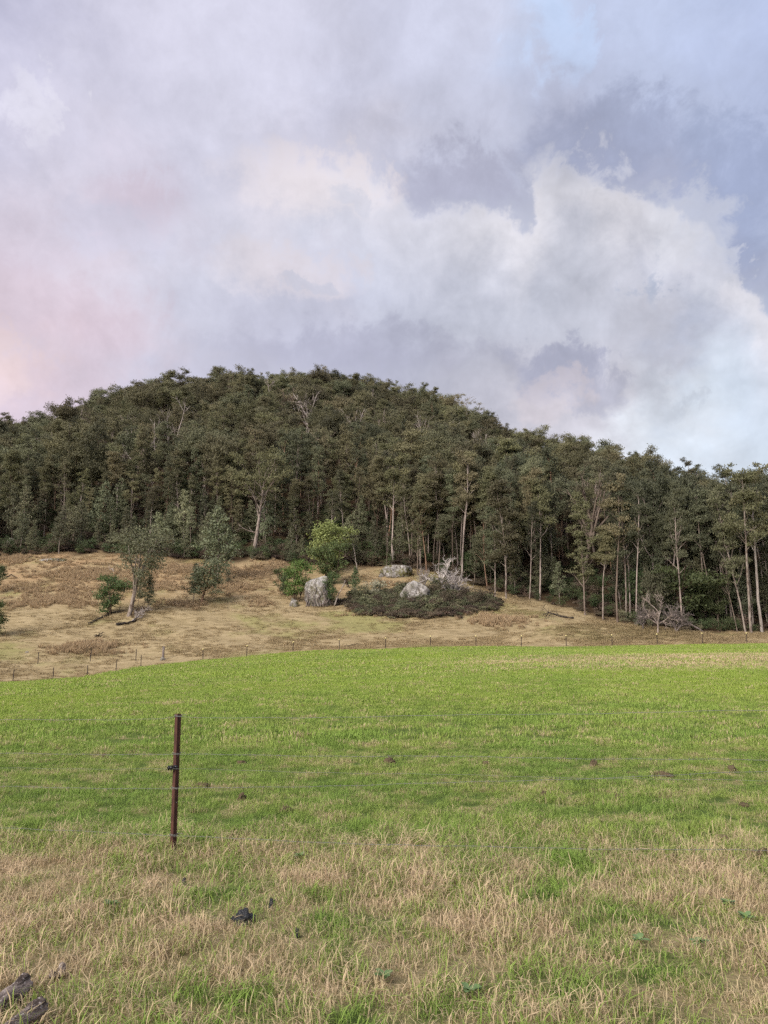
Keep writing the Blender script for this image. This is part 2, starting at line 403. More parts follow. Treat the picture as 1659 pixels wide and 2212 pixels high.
def tree_geo(kind, seed):
    rng = random.Random(seed); V, Fs, cl = [], [], []
    Z = Vector((0, 0, 1)); U = rng.uniform
    def ez(p, r, fl): cl.append((tuple(p), r, fl))
    if kind in ('gum_tall', 'gum_hill', 'gum_spread'):
        H = {'gum_tall': 24, 'gum_hill': 17, 'gum_spread': 22}[kind]
        r0 = {'gum_tall': .18, 'gum_hill': .20, 'gum_spread': .40}[kind]
        cf = {'gum_tall': [.50, .28, .20, .40, .24, .48, .33][seed % 7], 'gum_hill': U(.3, .45), 'gum_spread': .33}[kind]
        lean = Vector((U(-.07, .07), U(-.07, .07), 1)).normalized()
        top = H*(.93 if kind == 'gum_tall' else .62)
        pts, rad, d = grow(V, Fs, Vector((0, 0, -.4)), lean, top, r0, rng, 9, .05, .05 if kind == 'gum_tall' else .06, .28, 7)
        def at(f):
            x = f*(len(pts)-1); i = min(int(x), len(pts)-2); return pts[i].lerp(pts[i+1], x-i), rad[i]*(1-(x-i))+rad[i+1]*(x-i)
        nb = {'gum_tall': int(13+10*(.5-cf)/.3), 'gum_hill': 9, 'gum_spread': 14}[kind]
        for i in range(nb):
            f = cf/(top/H) + (1-cf/(top/H))*(i+.6*rng.random())/nb; f = min(f, .99)
            p, r = at(f)
            az = i*2.4+U(-.5, .5)
            if kind == 'gum_tall':
                ang = R(U(28, 58)); L = U(2.6, 4.4)*(1.1-.45*f); flat = .7 if seed % 2 else .6; cr = U(.75, 1.15) if seed % 3 else U(1.0, 1.6)
            elif kind == 'gum_hill':
                ang = R(U(22, 55)); L = U(4.0, 6.6); flat = [.5, .75, .6, .5, .8, .65, .55][seed % 7]; cr = U(.85, 1.4) if seed % 2 else U(1.2, 1.95)
            else:
                ang = R(U(30, 68)); L = U(5, 7.5); flat = .6; cr = U(1.0, 1.5)
            dd = rot_dir(Z, ang, az)
            bp, br, bd = grow(V, Fs, p, dd, L, r*.55, rng, 5, .10, .14, .3, 5)
            ez(bp[-1]+Vector((0, 0, .2)), cr, flat)
            for j in range(4 if kind != 'gum_tall' else 3):
                k = rng.choice([2, 3, 4])
                sp, sr, sd = grow(V, Fs, bp[k], rot_dir(bd, R(U(25, 60)), U(0, 6.28)), L*U(.3, .5), br[k]*.6, rng, 3, .15, .18, .3, 4)
                ez(sp[-1]+Vector((0, 0, .15)), cr*U(.65, .95), flat)
                if rng.random() < .5: ez(sp[1]+Vector((U(-.5, .5), U(-.5, .5), U(-.2, .6))), cr*U(.5, .7), flat)
        ez(pts[-1]+Vector((0, 0, .3)), 1.3, .7)
        nper, l, w = 105, .35, .14
        if kind == 'gum_spread':                                     # dead lower limbs
            for i in range(5):
                p, r = at(U(.28, .55))
                bp, br, bd = grow(V, Fs, p, rot_dir(Z, R(U(60, 95)), U(-.8, .9)), U(3, 5), r*.3, rng, 5, .06, .25, .3, 4)
                for j in range(3): grow(V, Fs, bp[rng.choice([2, 3, 4])], rot_dir(bd, R(U(30, 60)), U(0, 6.28)), U(1, 2), br[3]*.6, rng, 3, 0, .25, .3, 4)
    elif kind == 'gum_pale':                                          # fan of pale, half bare limbs
        H = 20
        pts, rad, d = grow(V, Fs, Vector((0, 0, -.4)), Vector((U(-.1, .1), 0, 1)), 9.5, .34, rng, 6, .05, .06, .6, 7)
        for i in range(9):
            p = pts[rng.choice([4, 5, 6])]; az = i*2.4
            bp, br, bd = grow(V, Fs, p, rot_dir(Z, R(U(18, 52)), az), U(7, 10), .24, rng, 7, .05, .12, .25, 6)
            for j in range(6):
                k = rng.choice([3, 4, 5, 6])
                sp, sr, sd = grow(V, Fs, bp[k], rot_dir(bd, R(U(20, 55)), U(0, 6.28)), U(1.8, 3.6), br[k]*.7, rng, 4, .06, .16, .3, 4)
                if rng.random() < .55: ez(sp[-1], U(.7, 1.2), .5)
        nper, l, w = 95, .35, .13
    elif kind == 'sapling':
        H = 9
        pts, rad, d = grow(V, Fs, Vector((0, 0, -.3)), Vector((U(-.05, .05), U(-.05, .05), 1)), H, .085, rng, 8, .05, .03, .2, 5)
        for i in range(26):
            f = .2+.8*(i+rng.random()*.6)/26; x = f*8; k = min(int(x), 7); p = pts[k].lerp(pts[k+1], x-k)
            L = (2.3*(1-f)**.85+.15)*U(.75, 1.2)
            bp, br, bd = grow(V, Fs, p, rot_dir(Z, R(U(38, 66)), i*2.4+U(-.4, .4)), L, .028, rng, 3, .1, .1, .3, 4)
            ez(bp[-1], U(.5, .8)*(1.2-.75*f), .95)
            if rng.random() < .8: ez(bp[1], U(.4, .65)*(1.2-.6*f), .95)
        nper, l, w = 230, .28, .11
    elif kind in ('round_tree', 'bushy'):
        H = 7.5
        ns = 1 if kind == 'round_tree' else 4
        for s_ in range(ns):
            pts, rad, d = grow(V, Fs, Vector((U(-.1, .1)*ns, U(-.1, .1)*ns, -.3)), Vector((U(-.1, .1)*ns, U(-.1, .1)*ns, 1)), H*.8, .13/ns**.5, rng, 6, .05, .07, .3, 6)
            for i in range(24//ns):
                f = (.22 if kind == 'round_tree' else .12)+.75*(i+rng.random())/(24//ns); x = f*6; k = min(int(x), 5); p = pts[k].lerp(pts[k+1], x-k)
                L = U(1.0, 2.1)*(1.15-.7*abs(f-.5))
                bp, br, bd = grow(V, Fs, p, rot_dir(Z, R(U(35, 80)), i*2.4+s_), L, .04, rng, 3, .12, .14, .3, 4)
                ez(bp[-1], U(.6, .95), .8); ez(bp[2], U(.4, .7), .8)
        nper, l, w = 170, .26, .11
    elif kind == 'open_tree':                                        # the paddock tree: forked pale limbs, loose hanging crown
        H = 13
        pts, rad, d = grow(V, Fs, Vector((0, 0, -.3)), Vector((.06, 0, 1)), 4.2, .23, rng, 4, .05, .05, .75, 7)
        for i in range(6):
            bp, br, bd = grow(V, Fs, pts[-1 if i < 4 else 3], rot_dir(Z, R(U(5, 26)), i*2.1), U(5.5, 7.6), .12, rng, 6, .06, .07, .3, 5)
            for j in range(8):
                k = rng.choice([2, 3, 4, 5, 6])
                sp, sr, sd = grow(V, Fs, bp[k], rot_dir(Z, R(U(35, 85)), U(0, 6.28)), U(1.0, 2.2), br[k]*.5, rng, 3, .05, .16, .3, 4)
                ez(sp[-1], U(.65, 1.1), .9)
            ez(bp[-1], U(.7, 1.), .8)
        for i in range(9):
            az = U(0, 6.28); ez((math.cos(az)*U(1, 2), math.sin(az)*U(1, 2), U(3.2, 5.5)), U(.5, .8), .9)
        nper, l, w = 135, .25, .10
    elif kind == 'shrub':
        H = 2.4
        for i in range(9):
            pts, rad, d = grow(V, Fs, Vector((U(-.3, .3), U(-.3, .3), -.1)), rot_dir(Z, R(U(5, 45)), i*.9), U(1.3, 2.3), .03, rng, 4, .1, .12, .3, 4)
            ez(pts[-1], U(.45, .75), .8); ez(pts[2], U(.35, .6), .8)
        nper, l, w = 150, .20, .085
    elif kind == 'sprawl':                                           # low bramble mound
        H = 1.0
        for i in range(10):
            pts, rad, d = grow(V, Fs, Vector((U(-.6, .6), U(-.6, .6), 0)), rot_dir(Z, R(U(20, 70)), i*2.4), U(.8, 1.3), .012, rng, 4, -.1, .15, .4, 3)
            ez(pts[3], U(.35, .55), .55); ez((U(-.7, .7), U(-.7, .7), U(.35, .75)), U(.3, .5), .5)
        nper, l, w = 260, .16, .10
    elif kind == 'bare' or kind == 'bare_wide':
        H = 7
        ns = 1 if kind == 'bare' else 3
        for s_ in range(ns):
            pts, rad, d = grow(V, Fs, Vector((U(-.2, .2)*(ns-1), 0, -.2)), Vector((U(-.15, .15)+(s_-1)*.45*(ns > 1), U(-.1, .1), 1)).normalized(), U(2.2, 3.2) if ns == 1 else U(1.8, 2.8), .12, rng, 4, 0, .10, .75, 6)
            for i in range(6):
                bp, br, bd = grow(V, Fs, pts[rng.choice([2, 3, 4])], rot_dir(Z, R(U(20, 72)), i*2.4+U(-.5, .5)), U(1.6, 3.4), .075, rng, 6, .03, .17, .35, 5)
                for j in range(6):
                    k = rng.choice([2, 3, 4, 5, 6])
                    cp, crr, cd = grow(V, Fs, bp[k], rot_dir(bd, R(U(25, 65)), U(0, 6.28)), U(.7, 1.5), .045, rng, 4, .05, .2, .45, 4)
                    for q in range(5):
                        grow(V, Fs, cp[rng.choice([1, 2, 3, 4])], rot_dir(cd, R(U(25, 65)), U(0, 6.28)), U(.3, .75), .028, rng, 3, .08, .2, .7, 3)
        nper = 0
    elif kind == 'dead_gum':
        H = 18
        pts, rad, d = grow(V, Fs, Vector((0, 0, -.3)), Vector((U(-.08, .08), 0, 1)), 16, .27, rng, 9, .03, .06, .2, 6)
        for i in range(11):
            k = rng.choice([4, 5, 6, 7, 8])
            bp, br, bd = grow(V, Fs, pts[k], rot_dir(Z, R(U(22, 60)), i*2.4), U(2.2, 5), rad[k]*.5, rng, 5, .05, .15, .3, 5)
            for j in range(3): grow(V, Fs, bp[rng.choice([2, 3, 4])], rot_dir(bd, R(U(25, 55)), U(0, 6.28)), U(.8, 2), .04, rng, 3, .05, .15, .4, 4)
        nper = 0
    tr = (np.array([tuple(v) for v in V]), Fs)
    lf = leaves(cl, nper, l, w, seed) if nper else None
    zmax = max(tr[0][:, 2].max(), lf[0][:, 2].max() if lf else 0)
    return tr, lf, float(zmax)

TPL = {}
def template(key, kind, seed, bark, leaf):
    tr, lf, H = tree_geo(kind, seed)
    tm = mesh_from(key+'_trunk', tr[0], tr[1], [M[bark]], smooth=True)
    cm = mesh_from(key+'_crown', lf[0], lf[1], [M[leaf]], {'tint': lf[2]}) if lf else None
    TPL[key] = dict(trunk=tm, crown=cm, H=H, tr=tr, lf=lf, bark=bark, leaf=leaf, joined=None)
def joined(key):
    """trunk and crown in one unlinked mesh object, source for masses of plants"""
    T = TPL[key]
    if T['joined'] is None:
        V = T['tr'][0]; Fs = [tuple(f) for f in T['tr'][1]]; nf = len(Fs); t = np.zeros(len(V))
        if T['lf'] is not None:
            LV, LF, LT = T['lf']; off = len(V); V = np.concatenate([V, LV]); t = np.concatenate([t, LT])
            Fs = Fs + [tuple(int(i)+off for i in f) for f in LF]
        me = mesh_from(key+'_joined', V, Fs, [M[T['bark']], M[T['leaf']]], {'tint': t}, [0]*nf+[1]*(len(Fs)-nf))
        T['joined'] = bpy.data.objects.new(key+'_source', me)
    return T['joined']
def plant(key, name, p, H, label, cat='tree', group=None, rz=None, wide=1., leaf=None, bark=None, sink=0., lean=None):
    T = TPL[key]; s = H/T['H']
    o = thing(name, (p[0], p[1], p[2]-sink), label, cat, group, random.uniform(0, 6.28) if rz is None else rz)
    o.scale = (s*wide, s*wide, s)
    if lean: o.rotation_euler = (lean[0], lean[1], o.rotation_euler[2])
    t = link('trunk', T['trunk'], o)
    if bark: t.material_slots[0].link = 'OBJECT'; t.material_slots[0].material = M[bark]
    if T['crown']:
        c = link('crown', T['crown'], o)
        if leaf: c.material_slots[0].link = 'OBJECT'; c.material_slots[0].material = M[leaf]
    return o

TALL, HILL, SAP, ROUND, SHR = [], [], [], [], []
for i in range(7):
    k = 'gt%d' % i; template(k, 'gum_tall', 100+i, ['palebark', 'palebark', 'brownbark', 'palebark', 'redbark', 'palebark', 'brownbark'][i], ['gum', 'grey', 'gum', 'gum', 'grey', 'gum', 'grey'][i]); TALL.append(k)
for i in range(7):
    k = 'gh%d' % i; template(k, 'gum_hill', 200+i, ['palebark', 'brownbark', 'palebark', 'brownbark', 'palebark', 'brownbark', 'palebark'][i], ['gum', 'gum', 'grey', 'gum', 'gum', 'gum', 'grey'][i]); HILL.append(k)
for i in range(5):
    k = 'sp%d' % i; template(k, 'sapling', 300+i, 'palebark', 'grey'); SAP.append(k)
for i in range(3):
    k = 'rt%d' % i; template(k, 'round_tree', 400+i, 'palebark', ['grey', 'green', 'darkgreen'][i]); ROUND.append(k)
for i in range(3):
    k = 'sh%d' % i; template(k, 'shrub', 500+i, 'brownbark', ['grey', 'darkgreen', 'heath'][i]); SHR.append(k)
template('spread', 'gum_spread', 611, 'palebark', 'gum')
template('pale', 'gum_pale', 622, 'palebark', 'gum')
template('pale2', 'gum_pale', 640, 'deadwood', 'gum')
template('open', 'open_tree', 633, 'palebark', 'sapleaf')
template('bushy', 'bushy', 644, 'brownbark', 'green')
template('bushydark', 'bushy', 645, 'brownbark', 'darkgreen')
template('bramble', 'sprawl', 655, 'brownbark', 'bramble')
template('bramble2', 'sprawl', 656, 'brownbark', 'bramble')
template('heath', 'sprawl', 657, 'brownbark', 'heath')
template('bare', 'bare', 666, 'deadwood', 'gum')
template('barewide', 'bare_wide', 679, 'deadwood', 'gum')
template('dead', 'dead_gum', 688, 'deadwood', 'gum')
template('dead2', 'dead_gum', 689, 'palebark', 'gum')
template('silver', 'shrub', 699, 'deadwood', 'silver')

# ------------------------------------------------------------------ scatter (uncountable stuff only)
def scatter(name, P, sources, scl, label, cat, tid=None, tilt=0., seed=0, zs=None):
    rg = np.random.default_rng(seed); n_ = len(P)
    me = bpy.data.meshes.new(name); me.vertices.add(n_); me.vertices.foreach_set('co', np.asarray(P, np.float32).ravel())
    def add(nm, typ, arr, fld='value'):
        a = me.attributes.new(nm, typ, 'POINT'); a.data.foreach_set(fld, arr)
    if tid is None: tid = rg.integers(0, len(sources), n_)
    add('tid', 'INT', np.asarray(tid, np.int32))
    rot = np.stack([rg.normal(0, tilt, n_), rg.normal(0, tilt, n_), rg.random(n_)*6.283], 1)
    add('rot', 'FLOAT_VECTOR', rot.astype(np.float32).ravel(), 'vector')
    s3 = np.stack([scl, scl, scl*(zs if zs is not None else 1)], 1)
    add('scl', 'FLOAT_VECTOR', s3.astype(np.float32).ravel(), 'vector')
    o = link(name, me); tag(o, label, cat, kind='stuff')
    ng = bpy.data.node_groups.new(name+'_nodes', 'GeometryNodeTree')
    ng.interface.new_socket('Geometry', in_out='INPUT', socket_type='NodeSocketGeometry')
    ng.interface.new_socket('Geometry', in_out='OUTPUT', socket_type='NodeSocketGeometry')
    gi, go = ng.nodes.new('NodeGroupInput'), ng.nodes.new('NodeGroupOutput')
    iop = ng.nodes.new('GeometryNodeInstanceOnPoints'); jn = ng.nodes.new('GeometryNodeJoinGeometry')
    for s_ in reversed(sources):
        oi = ng.nodes.new('GeometryNodeObjectInfo'); oi.inputs['Object'].default_value = s_; oi.inputs['As Instance'].default_value = True
        ng.links.new(oi.outputs['Geometry'], jn.inputs[0])
    def na(nm, t):
        x = ng.nodes.new('GeometryNodeInputNamedAttribute'); x.data_type = t; x.inputs['Name'].default_value = nm
        return x.outputs['Attribute']
    mp = ng.nodes.new('GeometryNodeMeshToPoints'); ng.links.new(gi.outputs[0], mp.inputs[0])
    ng.links.new(mp.outputs[0], iop.inputs['Points']); ng.links.new(jn.outputs[0], iop.inputs['Instance'])
    iop.inputs['Pick Instance'].default_value = True
    ng.links.new(na('tid', 'INT'), iop.inputs['Instance Index'])
    ng.links.new(na('rot', 'FLOAT_VECTOR'), iop.inputs['Rotation']); ng.links.new(na('scl', 'FLOAT_VECTOR'), iop.inputs['Scale'])
    ng.links.new(iop.outputs[0], go.inputs[0])
    md = o.modifiers.new('scatter', 'NODES'); md.node_group = ng
    return o

# ------------------------------------------------------------------ ground sheets
def sheet(name, mt, rows_fn, nrow, s0, s1, ncol, label, cat, forest=False, power=1.):
    sv = np.linspace(s0, s1, ncol)
    tv = np.linspace(0, 1, nrow)**power
    Sg, Tg = np.meshgrid(sv, tv)
    lo, hi = rows_fn(Sg)
    Yg = lo + (hi-lo)*Tg
    Xg = Sg*(np.maximum(Yg, -6)+APX)
    Zg = tz(Xg.ravel(), Yg.ravel())
    V = np.stack([Xg.ravel(), Yg.ravel(), Zg], 1)
    i = np.arange(nrow-1)[:, None]*ncol + np.arange(ncol-1)[None]
    Fq = np.stack([i, i+1, i+ncol+1, i+ncol], -1).reshape(-1, 4)
    at = {}
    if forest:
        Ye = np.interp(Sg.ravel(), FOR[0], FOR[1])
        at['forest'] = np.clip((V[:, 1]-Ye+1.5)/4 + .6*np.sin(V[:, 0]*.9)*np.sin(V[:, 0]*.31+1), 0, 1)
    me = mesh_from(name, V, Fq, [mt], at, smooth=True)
    return tag(link(name, me), label, cat, kind='structure')
Yf_of = lambda s: np.interp(s, EDGE[0], EDGE[1])
sheet('field', M['pasture'], lambda s: (s*0-8, Yf_of(s)), 700, -1.9, 1.9, 420, 'bright green grazed field sloping gently up to the fence line', 'field', power=1.5)
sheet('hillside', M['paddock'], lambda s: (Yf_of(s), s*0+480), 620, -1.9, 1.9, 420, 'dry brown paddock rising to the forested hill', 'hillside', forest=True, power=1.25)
# the wider country so that the ground reaches the horizon
def far_ring():
    V, Fq = [], []
    nc = 97; nr = 14
    for r_ in range(nr):
        for c in range(nc):
            s = -1.9+3.8*c/(nc-1); Y = 480+ (3500)*(r_/(nr-1))**2
            X = s*(Y+APX); V.append((X, Y, tz1(X, Y)-.02))
    for r_ in range(nr-1):
        for c in range(nc-1):
            i = r_*nc+c; Fq.append((i, i+1, i+nc+1, i+nc))
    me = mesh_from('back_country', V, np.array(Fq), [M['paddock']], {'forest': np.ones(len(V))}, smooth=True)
    tag(link('back_country', me), 'dark land beyond the ridge of the hill', 'terrain', kind='structure')
    V = [(-2000, -1500, .1), (2000, -1500, .1), (2000, -8.0, .1), (12, -8, .08), (-12, -8, .08), (-2000, -8, .1)]
    me = mesh_from('rear_field', V, [(0, 1, 2, 3, 4, 5)], [M['pasture']])
    tag(link('rear_field', me), 'flat green field reaching back toward the horizon', 'field', kind='structure')
far_ring()

# ------------------------------------------------------------------ grass tufts
def tuft(name, nb, rad, h0, h1, w, mt, seed, lean=.5, stems=0):
    rg = np.random.default_rng(seed)
    a = rg.random(nb)*6.283; r = np.sqrt(rg.random(nb))*rad
    p0 = np.stack([r*np.cos(a), r*np.sin(a), np.full(nb, -.01)], 1)
    th = rg.random(nb)*6.283; L = h0+(h1-h0)*rg.random(nb)**1.6
    ln = np.abs(rg.normal(lean, .35, nb))
    dirh = np.stack([np.cos(th), np.sin(th), np.zeros(nb)], 1)
    sd = np.stack([-np.sin(th), np.cos(th), np.zeros(nb)], 1)
    tw = rg.normal(0, .5, nb)[:, None]
    sd = sd*np.cos(tw)+dirh*np.sin(tw)
    Lc = L[:, None]; lnc = ln[:, None]
    up = np.array([0, 0, 1.])
    m_ = p0+up*Lc*.55+dirh*Lc*.22*lnc
    t_ = p0+up*Lc*(1-.28*np.minimum(lnc, 2.2))+dirh*Lc*.75*lnc
    t_[:, 2] = np.maximum(t_[:, 2], .01)
    ww = (w*(.6+.8*rg.random(nb)))[:, None]
    V = np.stack([p0-sd*ww*.5, p0+sd*ww*.5, m_+sd*ww*.42, m_-sd*ww*.42, t_+sd*ww*.08, t_-sd*ww*.08], 1).reshape(-1, 3)
    b = np.arange(nb)[:, None]*6
    Fq = np.concatenate([b+np.array([0, 1, 2, 3]), b+np.array([3, 2, 4, 5])])
    tint = np.repeat(rg.random(nb), 6); al = np.tile([0, 0, .6, .6, 1, 1], nb)
    me = mesh_from(name, V, Fq, [mt], {'tint': tint, 'along': al})
    return bpy.data.objects.new(name, me)
rg = np.random.default_rng(11)
def strip(Y0, Y1, dens, margin=2.5, k=.62):
    area = (k*(Y1**2-Y0**2) + 2*margin*(Y1-Y0))
    n_ = int(area*dens)
    Y = np.sqrt(Y0**2+(Y1**2-Y0**2)*rg.random(n_))
    X = (rg.random(n_)*2-1)*(k*Y+margin)
    return X, Y
def ground_pts(X, Y): return np.stack([X, Y, tz(X, Y)], 1)
from_noise = lambda X, Y, f, o=0.: np.array([mn.noise(Vector((x*f+o, y*f, o))) for x, y in zip(X, Y)])
B = M['blades']
near_src = [tuft('blade_tuft_%d' % i, 80, .14, .025, .075+.01*i, .0036, B, 20+i, 1.0) for i in range(6)]
long_src = [tuft('long_tuft_%d' % i, 56, .13, .05, .135, .0029, B, 40+i, 1.3) for i in range(4)]
mid_src = [tuft('mid_tuft_%d' % i, 70, .30, .04, .11, .010, B, 60+i, .6) for i in range(5)]
far_src = [tuft('far_tuft_%d' % i, 90, .75, .05, .14, .024, B, 80+i, .6) for i in range(5)]
X, Y = strip(2.4, 15, 78)
keep = Y > 2.4
sc_ = .65+.7*rg.random(len(X)); fn = from_noise(X, Y, .9)
sc_ *= 1+.45*np.clip(fn, -.6, 1)
sc_ *= np.where(Y > 8, .8, 1.12)
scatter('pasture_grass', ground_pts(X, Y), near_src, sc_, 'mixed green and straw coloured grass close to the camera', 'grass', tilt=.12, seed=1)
X, Y = strip(2.4, 8.2, 26)
band = np.exp(-((Y-(7.0-.06*X))/.75)**2); fn = from_noise(X, Y, .55, 3)
prob = np.clip(.30+.9*band+fn*1.3, .04, 1)
prob *= np.clip(1.1-.16*(X-.2*Y), .45, 1.1)
k = rg.random(len(X)) < prob
X, Y = X[k], Y[k]; sc_ = (.6+.7*rg.random(len(X)))*(1+.35*band[k])
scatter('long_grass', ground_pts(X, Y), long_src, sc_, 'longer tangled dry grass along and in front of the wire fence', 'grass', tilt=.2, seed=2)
X, Y = strip(14, 38, 15); sc_ = .7+.6*rg.random(len(X)); sc_ *= 1+.5*np.clip(from_noise(X, Y, .35, 5), -.4, 1)
scatter('mid_field_grass', ground_pts(X, Y), mid_src, sc_, 'short green grass across the middle of the field', 'grass', tilt=.05, seed=3)
X, Y = strip(37, 92, 3.2, 6); Yf = np.interp(X/(Y+APX), EDGE[0], EDGE[1]); k = Y < Yf-.4; X, Y = X[k], Y[k]
sc_ = .7+.6*rg.random(len(X)); sc_ *= 1+.6*np.clip(from_noise(X, Y, .2, 6), -.4, 1)
scatter('far_field_grass', ground_pts(X, Y), far_src, sc_, 'short green grass at the far end of the field', 'grass', tilt=.03, seed=4)
dry_src = [tuft('dry_tuft_%d' % i, 80, .6, .06, .26, .03, M['dryblades'], 120+i, .7) for i in range(5)]
n_ = 26000
s_ = (rg.random(n_)*2-1)*.62; q = rg.random(n_)
Yf = np.interp(s_, EDGE[0], EDGE[1]); Ye = np.interp(s_, FOR[0], FOR[1]); Y = Yf-.5+(Ye-Yf+2)*q; X = s_*(Y+APX)
fn = from_noise(X, Y, .13, 9); k = rg.random(n_) < np.clip(.55+fn*1.6, .1, 1)
X, Y, fn = X[k], Y[k], fn[k]
scatter('dry_grass', ground_pts(X, Y), dry_src, (.5+.6*rg.random(len(X)))*(1+.5*np.clip(fn, 0, 1)), 'dry straw coloured grass over the brown paddock', 'grass', tilt=.05, seed=5)
# taller rust coloured grass in drifts on the upper slope
rust_src = [tuft('rust_tuft_%d' % i, 60, .45, .25, .8, .035, M['rust'], 140+i, .35) for i in range(4)]
PX, PY = [], []
for (dx, dy, wx, wy, cnt) in [(180,1240,120,22,620),(120,1275,110,14,260),(110,1300,90,10,330),(330,1262,60,12,300),(400,1230,60,9,350),(520,1240,70,14,300),(600,1230,40,9,250),(1075,1340,38,7,330),(190,1400,50,6,260),(560,1300,12,5,50),(390,1305,25,5,120),(850,1262,22,5,60),(800,1325,14,6,60),(480,1270,80,10,260),(30,1210,40,8,180)]:
    for _ in range(cnt):
        h = hit(dx+random.gauss(0, wx*.55), dy+random.gauss(0, wy*.55)) if _ % 5 == 0 else h + Vector((random.gauss(0, 1.1), random.gauss(0, .8), 0))
        PX.append(h.x); PY.append(h.y)
PX, PY = np.array(PX), np.array(PY)
scatter('rust_grass', ground_pts(PX, PY), rust_src, .55+.6*rg.random(len(PX)), 'taller rust brown grass standing in drifts on the slope', 'grass', tilt=.08, seed=6)

# ------------------------------------------------------------------ forest
def Ye_at(X, Y): return np.interp(X/(Y+APX), FOR[0], FOR[1])
def Yc_at(X, Y): return np.interp(X/(Y+APX), CR[0], CR[1])
pts = []
frg = random.Random(5)
def depth_pts():
    y = 104.0
    while y < 420:
        step = 2.7 if y < 150 else (4.2 if y < 180 else 5.4)
        xm = .60*y+12; x = -xm
        while x < xm:
            X = x+frg.uniform(-.48, .48)*step; Y = y+frg.uniform(-.48, .48)*step
            ye = float(Ye_at(X, Y)); yc = float(Yc_at(X, Y))
            dd = Y-ye
            st = (2.7 if X > 5 and dd < 12 else 3.4) if dd < 26 else 5.2+1.2*mn.noise(Vector((X*.05, Y*.05, 1)))
            if dd > 0.5 and Y < yc+14 and frg.random() < (step/st)**2:
                pts.append((X, Y, dd, yc-Y))
            x += step
        y += step
depth_pts()
ZB = tz(np.array([p[0] for p in pts]), np.array([p[1] for p in pts]))
def px_of(X, Y): return (384+F*X/Y*.985)/DS      # reading x, good enough to name a neighbourhood
cands = []
for (X, Y, dd, back), z in zip(pts, ZB):
    dx = px_of(X, Y); right = dx > 770
    r = frg.random()
    if right or dd > 22:
        if right and dd < 11 and r > .38: key = frg.choice(['gt1', 'gt3', 'gt5', 'gt3', 'gt5']); H = frg.uniform(14, 25)
        elif right and dd < 11 and r > .16: key = frg.choice(ROUND[2:]+ROUND[:1]+SAP[:2]+['gt0', 'gt4']); H = frg.uniform(5, 12)
        elif dd < 4: key = frg.choice(TALL+SAP[:1]); H = frg.uniform(8, 13) if key in SAP else frg.uniform(13, 23)
        elif dd < 45:
            if r < (.26 if right else .34): key = frg.choice(ROUND[:1]+ROUND[2:]+SAP+ROUND[:1]); H = frg.uniform(5, 13)
            else: key = frg.choice(TALL+TALL+HILL[:3]); H = frg.uniform(16, 25)
        else: key = 'pale' if r < .09 else ('pale2' if r < .15 else ('dead' if r < .18 else frg.choice(HILL+HILL+TALL))); H = frg.triangular(10, 23, 16)*(.95 if key[0] in 'pd' else 1)
    else:
        if dd < 9: key = frg.choice(SAP+SAP+ROUND[:1]); H = frg.uniform(5.5, 10.5)
        elif dd < 15: key = frg.choice(SAP+TALL+ROUND[:1]); H = frg.uniform(7.5, 15)
        elif r < .3: key = frg.choice(ROUND+SAP); H = frg.uniform(7, 13)
        else: key = frg.choice(TALL); H = frg.uniform(14, 21)
    if back < 25: H = frg.uniform(12, 17.5)*(1.3 if frg.random() < .16 else 1)
    if not right and dd < 9 and frg.random() < .25: continue
    if right and dd < 3 and frg.random() < .35: continue
    cands.append([X, Y, float(z), dd, key, H, dx])
# keep a clear spot around the singled-out trees
heroes_xy = []
def clear(p, r):
    heroes_xy.append((p.x, p.y, r))

HERO = []
def hero(dx, dy, top, key, name, label, wide=1., **k):
    p = hit(dx, dy); HERO.append((p, top, key, name, label, wide, k)); clear(p, k.pop('room', 3.0))
hero(547, 1206, 958, 'spread', 'gum_tree', 'tall broad gum tree with dead lower limbs standing at the upper paddock edge', 1.0, room=7, rz=1.2)
hero(277, 1331, 1120, 'open', 'gum_tree', 'loose grey gum with pale forked limbs growing out of the fallen logs', 1.3, bark='palebark', rz=.6)
hero(231, 1328, 1236, 'bushydark', 'bushy_tree', 'dense dark green bushy tree just left of the forked gum', 1.15, leaf='green')
hero(318, 1322, 1236, 'sp1', 'sapling', 'thin olive sapling right of the forked gum', 1.1)
hero(298, 1306, 1245, 'sp3', 'sapling', 'thin sapling close behind the forked gum, right side', 1.1)
hero(470, 1252, 1094, 'sp2', 'gum_sapling', 'tall cone shaped young gum alone in front of the forest', 1.5, room=6, leaf='sapleaf')
hero(343, 1197, 1105, 'sp0', 'gum_sapling', 'pointed young gum above and right of the forked gum', 1.5, room=4, leaf='sapleaf')
hero(411, 1190, 1093, 'gt1', 'gum_sapling', 'narrow young gum with pale stem left of the cone shaped gum', 1.1, room=3, leaf='sapleaf')
hero(434, 1307, 1192, 'rt0', 'gum_tree', 'young gum with pinkish stem base, right one of the leaning pair', 1.35, leaf='sapleaf', bark='redbark', lean=(0, -.06))
hero(416, 1302, 1215, 'sp4', 'gum_tree', 'smaller drooping young gum, left one of the leaning pair', 1.2, lean=(0, -.12))
hero(493, 1262, 1228, 'sh0', 'shrub', 'small upright green shrub right of the cone shaped gum', .7)
hero(705, 1238, 1124, 'rt1', 'wattle_tree', 'yellow green tree with rounded lobes above the big boulder', 1.65, leaf='lime', room=6)
hero(716, 1262, 1165, 'bushydark', 'wattle_tree', 'darker green tree in front of the yellow green one', 1.3, leaf='green', room=4)
hero(637, 1300, 1203, 'bushy', 'bushy_tree', 'bright green leafy tree pressed against the left of the big boulder', 1.05, leaf='brightgreen')
hero(611, 1286, 1222, 'bushydark', 'bushy_tree', 'dark green shrub-like tree behind the bright one left of the boulder', 1.0)
